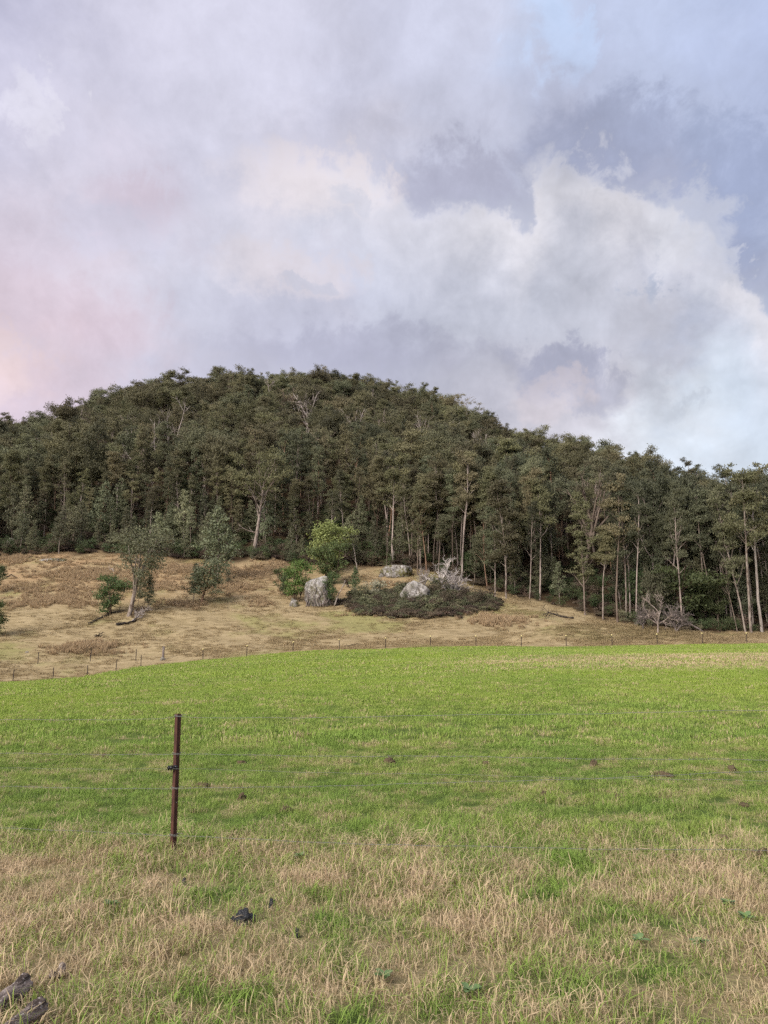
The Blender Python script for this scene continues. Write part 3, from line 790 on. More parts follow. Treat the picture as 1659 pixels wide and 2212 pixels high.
hero(716, 1310, 1232, 'bushy', 'shrub', 'green shrub growing against the right side of the big boulder', .55, leaf='green')
hero(766, 1285, 1222, 'sp1', 'sapling', 'small dark sapling between the big boulder and the pale shrub', 1.1, leaf='darkgreen')
hero(808, 1291, 1246, 'silver', 'pale_shrub', 'pale silvery shrub at the upper left of the bramble patch', 1.0)
hero(952, 1287, 1196, 'bare', 'bare_tree', 'leafless white barked tree standing behind the white boulder', 1.1, rz=.3, bark='whitewood')
hero(978, 1290, 1224, 'barewide', 'bare_tree', 'leafless pale shrubby tree spreading low to the right over the brambles', 1.2, rz=.4, bark='whitewood')
hero(917, 1276, 1220, 'barewide', 'bare_tree', 'small leafless pink grey shrub tree behind the left of the white boulder', .9, rz=2.5)
hero(1421, 1367, 1272, 'bare', 'bare_tree', 'leafless tree with twisting white trunk on the right forest edge', .9, rz=1.6, bark='palelimb')
hero(1460, 1366, 1298, 'barewide', 'bare_tree', 'low tangle of bare grey branches right of the twisting white tree', 1.1, rz=.2, bark='greywood')
hero(1390, 1360, 1300, 'barewide', 'bare_tree', 'low bare thicket of stems left of the twisting white tree', .8, rz=1.9, bark='greywood')
hero(902, 1243, 1046, 'gt0', 'gum_tree', 'tall gum with brown trunk behind the left half of the white boulder', 1.1, room=2.5)
hero(921, 1250, 1052, 'gt3', 'gum_tree', 'tall gum with straight reddish trunk right behind the white boulder', 1.15, bark='redbark', room=2.5)
hero(948, 1252, 1107, 'gt5', 'gum_tree', 'mid height gum with rounded grey green crown behind the bare tree', 1.25, leaf='grey', room=3)
hero(835, 1232, 1120, 'gt1', 'gum_tree', 'slender twin stemmed gum with small crown above the mossy rock', .9, room=3)
hero(1053, 1275, 1095, 'gt4', 'gum_tree', 'gum with red brown trunk above the brambles right end', 1.1, bark='redbark', room=2.5)
hero(1069, 1291, 1085, 'gt6', 'gum_tree', 'pale trunked forking gum at the forest edge right of the bramble patch', 1.15, bark='palebark', room=2.5)
hero(1093, 1293, 1040, 'gt2', 'gum_tree', 'tall thick trunked gum just right of the pale forking gum', 1.1, bark='palebark', room=2.5)
hero(1264, 1329, 1062, 'gt0', 'gum_tree', 'tall slim gum with grey pink trunk above the left side of the earth mound', 1.05, room=2.2)
hero(1303, 1338, 1130, 'gt5', 'gum_tree', 'forked gum with low crown above the middle of the earth mound', 1.2, room=2.2)
hero(1334, 1345, 1020, 'gt3', 'gum_tree', 'tall leaning white trunked gum above the right side of the earth mound', 1.0, lean=(0, .02), room=2.2)
hero(1646, 1367, 1005, 'gt3', 'gum_tree', 'tall gum with long leaning white trunk nearest the right edge', 1.25, lean=(0, -.12), room=2.2, rz=1.0, bark='deadwood')
hero(1623, 1368, 1000, 'gt3', 'gum_tree', 'tall pale trunked gum second from the right edge', 1.1, room=1.6)
hero(1611, 1367, 1040, 'gt6', 'gum_tree', 'slim pale gum third from the right edge', .9, bark='palebark', room=1.6, lean=(0, -.04))
hero(1593, 1366, 1200, 'dead2', 'dead_tree', 'thin leaning dead stem left of the pale trunks near the right edge', .5, lean=(0, -.13), room=1.6)
hero(1459, 1352, 1215, 'bushydark', 'wattle_tree', 'dark green dome topped tree in the shade of the right forest edge', 1.6, leaf='darkgreen', room=3)
hero(-12, 1377, 1290, 'bushydark', 'bushy_tree', 'dark green leafy tree cut by the left edge, lower one', 1.1, leaf='green')
hero(-8, 1283, 1215, 'rt2', 'bushy_tree', 'dark green leafy tree cut by the left edge, upper one', .8)
GX = {'gum_tree': 'tree', 'gum_sapling': 'tree', 'sapling': 'tree', 'bushy_tree': 'tree', 'wattle_tree': 'tree', 'bare_tree': 'tree', 'dead_tree': 'tree', 'shrub': 'shrub', 'pale_shrub': 'shrub'}
for p, top, key, name, label, wide, k in HERO:
    plant(key, name, p, max(.6, up_to(p, top)), label, GX[name], wide=wide, **k)
# pale limbed trees that stand out higher on the slope
def slope_tree(dx, base_dy, top, key, label, wide=1., room=4, **k):
    p = hit(dx, base_dy, 60)
    plant(key, 'dead_tree' if key.startswith('dead') else 'gum_tree', p, max(5, up_to(p, top)*1.04), label, 'tree', wide=wide*1.25, **k); clear(p, room)
    # openings in the canopy before it, so that its limbs show
    for g in (6, 12, 18):
        clear(Vector((p.x*(p.y-g)/p.y, p.y-g, 0)), 4.2)
slope_tree(1262, 1262, 1008, 'pale', 'spreading gum with a fan of bare pink white limbs right of centre', .78, bark='palebark', rz=.5, room=6)
slope_tree(373, 1010, 866, 'dead', 'dead white forked tree standing high on the left slope, right of a pair', .9)
slope_tree(333, 1030, 903, 'dead2', 'dead pale tree high on the left slope, left of a pair', .8, bark='deadwood')
slope_tree(180, 1045, 935, 'pale', 'cluster of pale trunks in the left forest', .8)
slope_tree(760, 990, 880, 'pale2', 'gum with white forked limbs high on the middle of the hill', .9)
slope_tree(905, 1000, 890, 'pale', 'pale limbed gum high on the hill right of the middle', .9, bark='deadwood')
slope_tree(660, 960, 845, 'pale2', 'gum with white twisted limbs left of the hill top', .9)
slope_tree(1010, 960, 862, 'dead', 'white forked dead tree near the right shoulder of the hill', .8)
slope_tree(1500, 1180, 1040, 'pale', 'gum with pale upright limbs on the right slope', .9)
slope_tree(1035, 1040, 930, 'pale2', 'pale fan limbed gum on the hill above the bramble patch', .8)

forest = [c for c in cands if all((c[0]-h[0])**2+(c[1]-h[1])**2 > h[2]**2 for h in heroes_xy)]
def inview(c):
    return -20 < c[6] < 1680
vis = sorted([c for c in forest if inview(c)], key=lambda c: -c[5]/(c[1]+1.6*c[3]))
N_IND = 300 - len([h for h in HERO if GX[h[3]] == 'tree']) - 10
ind, rest = vis[:N_IND], vis[N_IND:] + [c for c in forest if not inview(c)]
SECT = [(110,'above the left edge ledge'),(210,'above the left paddock'),(300,'behind the forked paddock gum'),(380,'behind the pointed gum'),(450,'behind the leaning pair'),(530,'behind the cone shaped gum'),(590,'beside the tall broad gum'),(670,'behind the bright green tree'),(770,'behind the yellow green tree'),(860,'behind the mossy rock'),(935,'behind the white boulder'),(1000,'behind the bare white tree'),(1080,'above the right end of the brambles'),(1160,'left of the fallen dark branch'),(1240,'above the fallen dark branch'),(1320,'above the mound left half'),(1400,'above the mound right half'),(1480,'behind the twisting bare tree'),(1570,'in the dark right part'),(9999,'near the right edge trunks')]
def look(c):
    k = c[4]
    if k in SAP: return 'young gum'
    if k in ROUND: return 'low rounded gum'
    if k in HILL: return 'broad crowned gum'
    if k in ('pale', 'pale2'): return 'pale limbed gum'
    if k == 'dead': return 'dead pale gum'
    return {'palebark': 'tall pale gum', 'brownbark': 'tall dark gum', 'redbark': 'tall reddish gum'}[TPL[k]['bark']]
def row(c): return 'at the edge' if c[3] < 6 else ('just inside' if c[3] < 14 else ('farther inside' if c[3] < 26 else 'up the slope'))
buckets = {}
for c in ind:
    sct = next(t for e, t in SECT if c[6] < e)
    buckets.setdefault((look(c), row(c), sct), []).append(c)
ORD = ['', 'second', 'third', 'fourth', 'fifth', 'sixth', 'seventh', 'eighth', 'ninth', 'tenth']
for (lk, rw, sct), L in buckets.items():
    L.sort(key=lambda c: c[6])
    for i, c in enumerate(L):
        if len(L) == 1: lb = '%s %s, %s' % (lk, rw, sct)
        elif i == 0: lb = 'leftmost %s %s, %s' % (lk, rw, sct)
        elif i == len(L)-1: lb = 'rightmost %s %s, %s' % (lk, rw, sct)
        else: lb = '%s %s from left %s, %s' % (lk, ORD[min(i, 9)], rw, sct)
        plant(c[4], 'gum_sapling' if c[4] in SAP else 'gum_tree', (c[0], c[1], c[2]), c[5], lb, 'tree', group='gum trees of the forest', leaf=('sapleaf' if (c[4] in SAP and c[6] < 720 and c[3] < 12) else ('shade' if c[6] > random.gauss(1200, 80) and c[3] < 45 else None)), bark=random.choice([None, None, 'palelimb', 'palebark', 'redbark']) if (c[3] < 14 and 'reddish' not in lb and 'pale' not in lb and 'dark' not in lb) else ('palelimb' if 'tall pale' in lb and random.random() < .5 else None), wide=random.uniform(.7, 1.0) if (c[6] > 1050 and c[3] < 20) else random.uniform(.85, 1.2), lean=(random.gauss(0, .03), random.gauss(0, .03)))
srcs = TALL+HILL+SAP+ROUND+['pale', 'pale2', 'dead']
so = [joined(k) for k in srcs]
Pf = np.array([(c[0], c[1], c[2]) for c in rest])
scatter('forest', Pf, so, np.array([c[5]/TPL[c[4]]['H'] for c in rest]), 'dense eucalypt forest covering the hill behind the front trees', 'forest', tid=[srcs.index(c[4]) for c in rest], tilt=.03, seed=9)
# undergrowth along and inside the edge
urg = np.random.default_rng(21); n_ = 5200
s_ = (urg.random(n_)*2-1)*.62; dd = urg.random(n_)**1.3*46
Y = np.interp(s_, FOR[0], FOR[1])+.6+dd; X = s_*(Y+APX)
edgeleft = (s_ < .03)
k = urg.random(n_) < np.where(dd < 5, np.where(edgeleft, .5, .38), .55)
X, Y, dd, s_ = X[k], Y[k], dd[k], s_[k]
us = [joined(k) for k in ('sh0', 'sh1', 'sh2', 'heath')]
uscale = np.where(X > 8, .8, 1.0)
tid = urg.choice(4, len(X), p=[.12, .34, .32, .22])
scatter('undergrowth', ground_pts(X, Y), us, (.5+.8*urg.random(len(X)))*uscale, 'low scrub and brown undergrowth below the forest trees', 'undergrowth', tid=tid, seed=10)

# ------------------------------------------------------------------ bramble patch
PX, PY, SCL, TID = [], [], [], []
def in_patch(dx, dy):
    a = (dx-905)/168; b = (dy-1306)/(29 if dx < 1000 else 24)
    return a*a+b*b < 1+.15*math.sin(dx*.09)+.1*math.sin(dx*.031+dy*.1)
for _ in range(2600):
    dx = random.uniform(730, 1085); dy = random.uniform(1274, 1338)
    if not in_patch(dx, dy): continue
    p = hit(dx, dy, 90, 170)
    if not in_patch(905+(dx-905)*1.08, 1306+(dy-1306)*1.12) and random.random() < .45: continue
    PX.append(p.x+random.gauss(0, .3)); PY.append(p.y+random.gauss(0, .5))
    rim = not in_patch(905+(dx-905)*1.12, 1306+(dy+9-1306)*1.12)
    TID.append(2 if (rim and random.random() < .75) or random.random() < .10 else (3 if random.random() < (.10 if dx > 930 else .03) else (4 if random.random() < .03 else random.choice([0, 1])))); SCL.append(.88*random.uniform(.45, 1.2)*(.75 if rim else 1)*(1+.9*max(-.3, mn.noise(Vector((p.x*.35, p.y*.35, 0))))))
scatter('bramble_thicket', ground_pts(np.array(PX), np.array(PY)), [joined('bramble'), joined('bramble2'), joined('heath'), joined('sh2'), joined('sh0')], np.array(SCL), 'low dark green bramble thicket with brown rim around the white boulder', 'brambles', tid=TID, seed=12)

# ------------------------------------------------------------------ boulders
def boulder(name, dx, dy, w_d, h_d, label, mt, seed, depth=.8, under=0., flat=0., yaw=0.):
    p = hit(dx, dy, 90, 200); W = size_at(p, w_d); H = size_at(p, h_d)
    import bmesh
    bm = bmesh.new(); bmesh.ops.create_icosphere(bm, subdivisions=5, radius=1)
    r_ = random.Random(seed)
    planes = [(Vector((r_.gauss(0, 1), r_.gauss(0, 1), r_.gauss(0, .6))).normalized(), r_.uniform(.66, .9)) for _ in range(9)]
    for v in bm.verts:
        c = v.co.copy()
        for nrm, dd in planes:
            e = c.dot(nrm)-dd
            if e > 0: c -= nrm*e*.8
        c += c.normalized()*(.20*mn.noise(c*1.3+Vector((seed, 0, 0)))+.07*mn.noise(c*3.4+Vector((0, seed, 0)))+.035*mn.noise(c*8))
        c.z = max(c.z, -.55)
        if flat and c.z > 1-flat: c.z = (1-flat)+(c.z-(1-flat))*.35
        if under and c.z < .35:
            f = min(1, (.35-c.z)/.9); c.x = c.x*(1-.22*f)+under*f; c.y *= 1-.2*f
        v.co = c
    xs = [v.co.x for v in bm.verts]; zs = [v.co.z for v in bm.verts]
    sx = W/(max(xs)-min(xs)); sz = H*1.06/(max(zs)-min(zs)); x0 = (max(xs)+min(xs))/2
    for v in bm.verts: v.co = Vector(((v.co.x-x0)*sx, v.co.y*sx*depth, (v.co.z-min(zs))*sz-H*.06))
    me = bpy.data.meshes.new(name); bm.to_mesh(me); bm.free(); me.materials.append(M[mt])
    me.polygons.foreach_set('use_smooth', np.ones(len(me.polygons), bool))
    o = link(name, me); o.location = (p.x, p.y+W*depth*.35, p.z-.1); o.rotation_euler = (0, 0, yaw)
    return tag(o, label, 'rock')
BIG = boulder('boulder', 687, 1310, 60, 68, 'big tall granite boulder streaked with lichen and roots', 'rock', 5, .8, .16, .2)
boulder('rock', 634, 1311, 20, 21, 'small pointed mossy rock left of the big boulder', 'mossrock', 8)
boulder('boulder', 897, 1303, 66, 52, 'rounded white boulder sitting in the bramble patch', 'palerock', 14, .8)
boulder('rock', 856, 1247, 72, 30, 'wide mossy rock outcrop at the forest edge above the brambles', 'mossrock', 23, .6, 0, .3)
boulder('rock', 823, 1247, 12, 10, 'small grey rock at the left foot of the mossy outcrop', 'palerock', 25)
boulder('rock', 20, 1180, 20, 20, 'pale rock showing between bushes at the left edge', 'palerock', 31)
boulder('rock', 110, 1213, 64, 9, 'low mossy rock ledge on the crest of the left paddock', 'mossrock', 37, .4, 0, .4)
boulder('rock', 350, 1427, 12, 9, 'small grey stone at the foot of the wooden post', 'rock', 41)
boulder('rock', 58, 1410, 7, 5, 'tiny pale stone on the lower left paddock', 'palerock', 43)
# roots creeping down the big boulder
def branchy(name, pts_d, rad, label, cat, mt, seed, twigs=6, tl=1., parent_loc=None, group=None):
    """a fallen or standing limb through ground positions with heights: (dx, dy, lift)"""
    rng = random.Random(seed); V, Fs = [], []
    ps = []
    base = hit(pts_d[0][0], pts_d[0][1], 60, 200)
    for dx, dy, lift in pts_d:
        if lift is None:                       # raised: same distance as the base
            u, t = rd(dx, dy); ps.append(Vector((u*base.y, base.y, CAMZ+t*base.y)))
        else:
            h = hit(dx, dy, 60, 200); ps.append(h+Vector((0, 0, lift)))
    fine = []
    for a, b in zip(ps[:-1], ps[1:]):
        for i in range(4):
            fine.append(a.lerp(b, i/4)+Vector((rng.gauss(0, .04), rng.gauss(0, .04), rng.gauss(0, .04)))*tl)
    fine.append(ps[-1])
    fine = [f-base for f in fine]
    nn = len(fine); rr = [rad*(1-.7*i/(nn-1)) for i in range(nn)]
    tube(V, Fs, fine, rr, 7, True, rng, .25)
    for i in range(twigs):
        k = rng.randrange(nn//4, nn)
        d = (fine[min(k+1, nn-1)]-fine[max(k-1, 0)]).normalized()
        bp, br, bd = grow(V, Fs, fine[k], rot_dir(d, R(rng.uniform(25, 75)), rng.uniform(0, 6.28)), tl*rng.uniform(.5, 1.5), rr[k]*.55, rng, 4, .04, .2, .35, 4)
        for j in range(3): grow(V, Fs, bp[rng.choice([2, 3])], rot_dir(bd, R(rng.uniform(25, 70)), rng.uniform(0, 6.28)), tl*rng.uniform(.3, .8), rr[k]*.25, rng, 3, .05, .2, .4, 3)
    me = mesh_from(name, [tuple(v) for v in V], Fs, [M[mt]], smooth=True)
    o = link(name, me); o.location = base
    return tag(o, label, cat, group)
rng = random.Random(77); V, Fs = [], []
bb = BIG.data.vertices; coords = [v.co for v in bb]
for i in range(11):
    x = -2.2+4.4*i/10+rng.uniform(-.15, .15)
    path = []
    for j in range(12):
        z = (4.4 if i % 3 == 1 else 2.6)*(1-j/11); xx = x*(1-.12*j/11)+.2*math.sin(j*.9+i)
        near = [c for c in coords if abs(c.x-xx) < .35 and abs(c.z-z) < .35 and c.y < 0]
        if near: c = min(near, key=lambda c: c.y); path.append(Vector((xx, c.y-.06, z)))
    if len(path) > 3: tube(V, Fs, path, [.035+.05*j/len(path) for j in range(len(path))], 5, True, rng, .3)
me = mesh_from('root', [tuple(v) for v in V], Fs, [M['greywood']], smooth=True)
link('root', me, BIG)

branchy('fallen_branch', [(722,1310,.1),(728,1290,None),(738,1272,None),(746,1254,None)], .12, 'bleached branch leaning up against the right side of the big boulder', 'branch', 'deadwood', 3, 5, .8)
branchy('root_ball', [(752,1270,.2),(752,1262,None),(748,1256,None)], .16, 'dark upturned root ball right of the big boulder', 'stump', 'brownbark', 4, 22, 1.0)
branchy('fallen_log', [(193,1349,.12),(215,1338,.15),(240,1327,.2),(270,1322,.25)], .20, 'long dark log lying left of the forked gum trunk', 'log', 'darklog', 5, 5, .8)
branchy('fallen_log', [(252,1351,.15),(275,1349,.2),(296,1343,.25)], .24, 'short black log in front of the forked gum', 'log', 'darklog', 6, 3, .7)
branchy('branch_pile', [(283,1347,.2),(300,1336,.5),(318,1322,.6)], .14, 'heap of dead grey branches at the right foot of the forked gum', 'branches', 'deadwood', 7, 46, 1.0)
branchy('brush_pile', [(285,1335,.2),(295,1325,.6),(310,1322,.5)], .09, 'dark brushwood heaped behind the grey branches', 'branches', 'brownbark', 17, 40, 1.2)
branchy('fallen_branch', [(205,1377,.1),(214,1376,.18)], .16, 'short charred log lying alone on the lower left slope', 'log', 'darklog', 8, 7, .9)
branchy('fallen_branch', [(246,1238,.1),(243,1228,None),(236,1231,None)], .13, 'white broken branch standing out above the bushy tree', 'branch', 'deadwood', 9, 2, .6)
branchy('fallen_branch', [(15,1247,.1),(25,1244,.2),(38,1249,.05)], .12, 'dark fallen branch on the upper left paddock', 'branch', 'darklog', 10, 6, .7)
branchy('fallen_branch', [(1240,1337,.1),(1215,1335,.25),(1185,1331,.5),(1178,1338,.3)], .16, 'dark fallen branch with raised limbs above the earth mound', 'branch', 'darklog', 11, 9, 1.6)
branchy('fallen_branch', [(745,1399,.08),(760,1395,.1),(773,1392,.08)], .09, 'thin dark stick lying between two fence posts near the middle', 'branch', 'darklog', 12, 3, .5)
branchy('fallen_log', [(1520,1366,.1),(1495,1350,None),(1470,1335,None),(1440,1322,None)], .16, 'grey trunk fallen slantwise behind the twisting bare tree', 'trunk', 'greywood', 13, 8, 1.2)
branchy('fallen_branch', [(655,1222,.2),(672,1220,.3),(690,1222,.2)], .09, 'pale fallen stem under the trees left of the yellow green tree', 'branch', 'deadwood', 14, 3, .8)
branchy('leaning_sapling', [(772,1235,.1),(768,1205,None),(762,1174,None)], .12, 'thin white leaning dead stem left of the mossy rock', 'stem', 'deadwood', 15, 3, .9)
branchy('leaning_sapling', [(848,1222,.1),(849,1205,None),(851,1190,None)], .10, 'small white dead stem with side arms on the mossy rock', 'stem', 'deadwood', 16, 5, 1.2)
branchy('stump', [(236,1327,.0),(236,1318,None)], .12, 'short dark stump under the bushy tree, left one', 'stump', 'darklog', 18, 0)
branchy('stump', [(240,1326,.0),(240,1317,None)], .10, 'short dark stump under the bushy tree, right one', 'stump', 'darklog', 19, 0)

# ------------------------------------------------------------------ far fence
def star(V, Fs, H, w, t=.008, z0=0.):
    """Y section steel picket"""
    ring = []
    for k in range(3):
        a = math.pi/2+k*2*math.pi/3; b = a+math.pi/3
        d = Vector((math.cos(a), math.sin(a), 0)); n_ = Vector((-math.sin(a), math.cos(a), 0))
        ring += [d*w-n_*t*-.5*-1, d*w+n_*t*.5, Vector((math.cos(b), math.sin(b), 0))*t*.9]
    base = len(V); m_ = len(ring)
    V += [p+Vector((0, 0, z0)) for p in ring]+[p+Vector((0, 0, z0+H)) for p in ring]
    for k in range(m_):
        k2 = (k+1) % m_; Fs.append((base+k, base+k2, base+m_+k2, base+m_+k))
    Fs.append(tuple(base+m_+k for k in range(m_))); Fs.append(tuple(base+k for k in range(m_))[::-1])
V, Fs = [], []; star(V, Fs, 1.75, .045, .03, -.4); shaft_me = mesh_from('shaft', [tuple(v) for v in V], Fs, [M['darkpost']])
V, Fs = [], []; tube(V, Fs, [(0, 0, 1.25), (0, 0, 1.36), (0, 0, 1.40)], [.075, .075, .04], 8); cap_me = mesh_from('cap', [tuple(v) for v in V], Fs, [M['cap']], smooth=True)
Z4 = lambda X, Yz: (X/3.0, 1080+Yz/3.0)
row1 = [(85,1160,0),(343,1155,0),(565,1137,0),(752,1110,0),(913,1074,0),(1316,1022,1),(1598,1008,1),(1659+240,995,1),(1659+540,982,1),(1659+839,963,1),(1659+1131,952,1),(1659+1426,943,1),(3318+60,948,1),(3318+352,948,1),(3318+650,952,1),(3318+942,946,1),(3318+1235,940,1),(3318+1520,935,1)]
row2 = [(245,1062),(585,1045),(880,1042)]
names = ['leftmost', 'second from left', 'third from left', 'fourth from left', 'fifth from left']
ordc = ['first', 'second', 'third', 'fourth', 'fifth', 'sixth', 'seventh', 'sixth from the right', 'fifth from the right', 'fourth from the right', 'third from the right', 'second from the right', 'rightmost']
j = 0
for i, (X4, Y4, cp) in enumerate(row1):
    dx, dy = Z4(X4, Y4); u, _ = rd(dx, dy)
    Yp = 85.0
    for _ in range(5): Yp = float(np.interp(u*Yp/(Yp+APX), EDGE[0], EDGE[1]))+.35
    if cp:
        nm = ordc[j]; lb = ('%s yellow capped steel post of the far fence' % nm) if 'right' in nm else ('%s yellow capped steel post from the left in the far fence' % nm); j += 1
    else: lb = 'uncapped dark steel post, %s at the field edge' % names[i]
    o = thing('fence_post', (u*Yp, Yp, tz1(u*Yp, Yp)), lb, 'fence post', 'steel posts along the far edge of the field', rz=random.uniform(-.3, .3), s=.93)
    o.rotation_euler[0] = random.gauss(0, .015); o.rotation_euler[1] = random.gauss(0, .02)
    link('shaft', shaft_me, o)
    if cp: link('cap', cap_me, o)
for i, (X4, Y4) in enumerate(row2):
    dx, dy = Z4(X4, Y4); p = hit(dx, dy, 84, 120)
    o = thing('fence_post', p, 'thin dark post standing in the brown paddock, %s of three' % ['left', 'middle', 'right'][i], 'fence post', 'posts in the brown paddock')
    o.rotation_euler[1] = [0, .04, 0][i]; link('shaft', shaft_me, o)
p = hit(352, 1424, 84, 120); V, Fs = [], []; rng = random.Random(3)
tube(V, Fs, [(0, 0, -.3), (0, 0, .5), (.01, 0, 1.0), (0, 0, 1.42), (.02, 0, 1.45)], [.15, .14, .135, .13, .10], 9, True, rng, .12)
o = tag(link('wooden_post', mesh_from('wooden_post', [tuple(v) for v in V], Fs, [M['greywood']], smooth=True)), 'thick grey weathered wooden post at the far fence corner', 'post'); o.location = p

# ------------------------------------------------------------------ near fence
A = Vector((-3.9, 7.50, 0)); Bv = Vector((3.02, 5.72, 0))
def fl(x): f = (x-A.x)/(Bv.x-A.x); return A.y+(Bv.y-A.y)*f
u, t = ray(172.6, 856); PYw = 7.0
for _ in range(8): PYw = fl(u*PYw)
PXw = u*PYw
fence = thing('wire_fence', (PXw, PYw, tz1(PXw, PYw)), 'wire fence with one rusty star picket crossing the near field', 'fence')
B0 = Vector(fence.location)
V, Fs = [], []
# picket: Y section, two flanges toward the viewer
H = CAMZ + ray(177, 714)[1]*(PYw-.02) - B0.z
LEAN = -.010
def section(w=.030, t=.0045):
    pts_ = []
    for k in range(3):
        a = R(-90)+R(8)+k*2*math.pi/3; b = a+math.pi/3
        d = Vector((math.cos(a), math.sin(a), 0)); n_ = Vector((-math.sin(a), math.cos(a), 0))
        pts_ += [d*w-n_*t*.5, d*w+n_*t*.5, Vector((math.cos(b), math.sin(b), 0))*t*1.1]
    return pts_
sec = section()
levels = [(-.35, 0), (0, 0), (.3, 0), (.6, 0), (.9, 0), (H-.006, 0), (H, -.0006)]
for z, e in levels:
    for q in sec: V.append(Vector((q.x, q.y, z)) + Vector((LEAN*z, 0, 0)))
m_ = len(sec)
for i in range(len(levels)-1):
    for k in range(m_): Fs.append((i*m_+k, i*m_+(k+1) % m_, (i+1)*m_+(k+1) % m_, (i+1)*m_+k))
Fs.append(tuple((len(levels)-1)*m_+k for k in range(m_))); Fs.append(tuple(range(m_))[::-1])
post = link('post', mesh_from('post', [tuple(v) for v in V], Fs, [M['picket']]), fence)
def zpix(py, X, Y): return CAMZ + ray(384, py)[1]*Y
wires = [('top', [(0,720),(160,719),(177,716.5),(200,718.5),(420,716),(768,710.5)]),
         ('second', [(0,753.5),(177,754.5),(480,757),(768,760.5)]),
         ('electric', [(0,768),(177,768.6),(420,774),(768,781)]),
         ('fourth', [(0,786.5),(177,789),(450,783),(768,771.5)]),
         ('bottom', [(0,828),(100,831),(177,836),(420,846),(768,851)])]
for nm, tab in wires:
    V, Fs = [], []; path = []
    barbed = nm in ('second', 'fourth', 'bottom')
    for i in range(-45, 205):
        x = i/160*(Bv.x-A.x)+A.x
        Yw = fl(x)-.036; pxx = 384+F*x/(Yw*.97)
        py = np.interp(pxx, [a for a, b in tab], [b for a, b in tab])
        z = zpix(py, x, Yw)
        path.append(Vector((x, Yw+(0.0), z+.004*math.sin(x*3.1)+.002*math.sin(x*11))) - B0)
    if nm == 'electric':
        path = [q+Vector((0, -.02, 0)) for q in path]
    if barbed:
        for ph in (0, math.pi):
            tube(V, Fs, [q+Vector((0, math.cos(j*1.9+ph), math.sin(j*1.9+ph)))*.0016 for j, q in enumerate(path)], [.0010]*len(path), 5, False)
        for j in range(4, len(path), 3):       # barbs
            q = path[j]
            for sgn in (1, -1): tube(V, Fs, [q+Vector((-.004*sgn, 0, -.010)), q, q+Vector((.004*sgn, 0, .010))], [.0006, .0011, .0006], 4, False)
    else: tube(V, Fs, path, [.0016 if nm == 'top' else .0010]*len(path), 6, False)
    link('wire', mesh_from('wire', [tuple(v) for v in V], Fs, [M['wire']], smooth=True), fence)
    # tie around the picket
    if nm in ('second', 'fourth', 'bottom', 'top'):
        zc = min(path, key=lambda q: abs(q.x)).z; V, Fs = [], []
        tp = [Vector((.034*math.cos(a)+LEAN*zc, .034*math.sin(a)*.9, zc+.004*math.sin(a*2)+a*.0008)) for a in np.linspace(0, 12.6, 40)]
        tp += [tp[-1]+Vector((.02, -.01, .004)), tp[-1]+Vector((.045, -.012, .0))]
        tube(V, Fs, tp, [.0017]*len(tp), 5, False)
        link('wire_tie', mesh_from('wire_tie', [tuple(v) for v in V], Fs, [M['wire']], smooth=True), post)
V, Fs = [], []
ex = lambda z: LEAN*z
zi = zpix(767.5, 0, PYw)-B0.z
prof = [(-.062, .010), (-.058, .020), (-.050, .022), (-.046, .012), (-.040, .012), (-.036, .021), (-.028, .021), (-.022, .013), (.0, .013)]
tube(V, Fs, [Vector((x+ex(zi), -.03, zi)) for x, r in prof], [r*1.05 for x, r in prof], 14)
tube(V, Fs, [Vector((-.01+ex(zi), -.02, zi+.016)), Vector((.012+ex(zi), -.035, zi+.012)), Vector((.02+ex(zi), -.03, zi-.01))], [.010, .012, .008], 8)
link('insulator', mesh_from('insulator', [tuple(v) for v in V], Fs, [M['black']], smooth=True), fence)

# ------------------------------------------------------------------ logs and lumps close by
def log(name, p0, p1, r, label, seed, knob=.25):
    rng = random.Random(seed); L = (p1-p0).length; V, Fs = [], []
    nseg, sd = 46, 36
    for i in range(nseg+1):
        f = i/nseg
        for k in range(sd):
            a = 2*math.pi*k/sd
            rr = r*(1+knob*mn.noise(Vector((f*L*7+seed, math.cos(a)*1.3, math.sin(a)*1.3)))+.16*mn.noise(Vector((f*L*20, math.cos(a)*4+seed, math.sin(a)*4)))+.07*mn.noise(Vector((f*L*12, math.cos(a)*12+seed, math.sin(a)*12))))
            if i == nseg: rr *= .86
            e = .018*mn.noise(Vector((a*2, seed, 0))) if i == nseg else 0
            V.append((f*L+e, rr*math.cos(a), rr*math.sin(a)+.02*math.sin(f*5+seed)))
    for i in range(nseg):
        for k in range(sd): Fs.append((i*sd+k, i*sd+(k+1) % sd, (i+1)*sd+(k+1) % sd, (i+1)*sd+k))
    c = len(V); V.append((L-.02, 0, 0.0))
    for k in range(sd): Fs.append((nseg*sd+k, nseg*sd+(k+1) % sd, c))
    c2 = len(V); V.append((0, 0, 0))
    for k in range(sd): Fs.append((k, c2, (k+1) % sd))
    o = link(name, mesh_from(name, V, Fs, [M['logbark']], smooth=True)); o.location = p0
    o.rotation_euler = (p1-p0).to_track_quat('X', 'Z').to_euler()
    return tag(o, label, 'log')
def near_hit(px, py, lift=0.): return hit(px/DS, py/DS, 1.5, 14)+Vector((0, 0, lift))
log('log', near_hit(-60, 1046, .03), near_hit(25, 996, .05), .043, 'thick bark covered log end, upper one at the bottom left corner', 2, .35)
log('log', near_hit(-60, 1075, .03), near_hit(42, 1020, .04), .038, 'forked bark covered log, lower one at the bottom left corner', 9, .4)
log('wood_chunk', near_hit(52, 981, .015), near_hit(63, 974, .02), .022, 'small broken chunk of bark just right of the two logs', 15, .5)

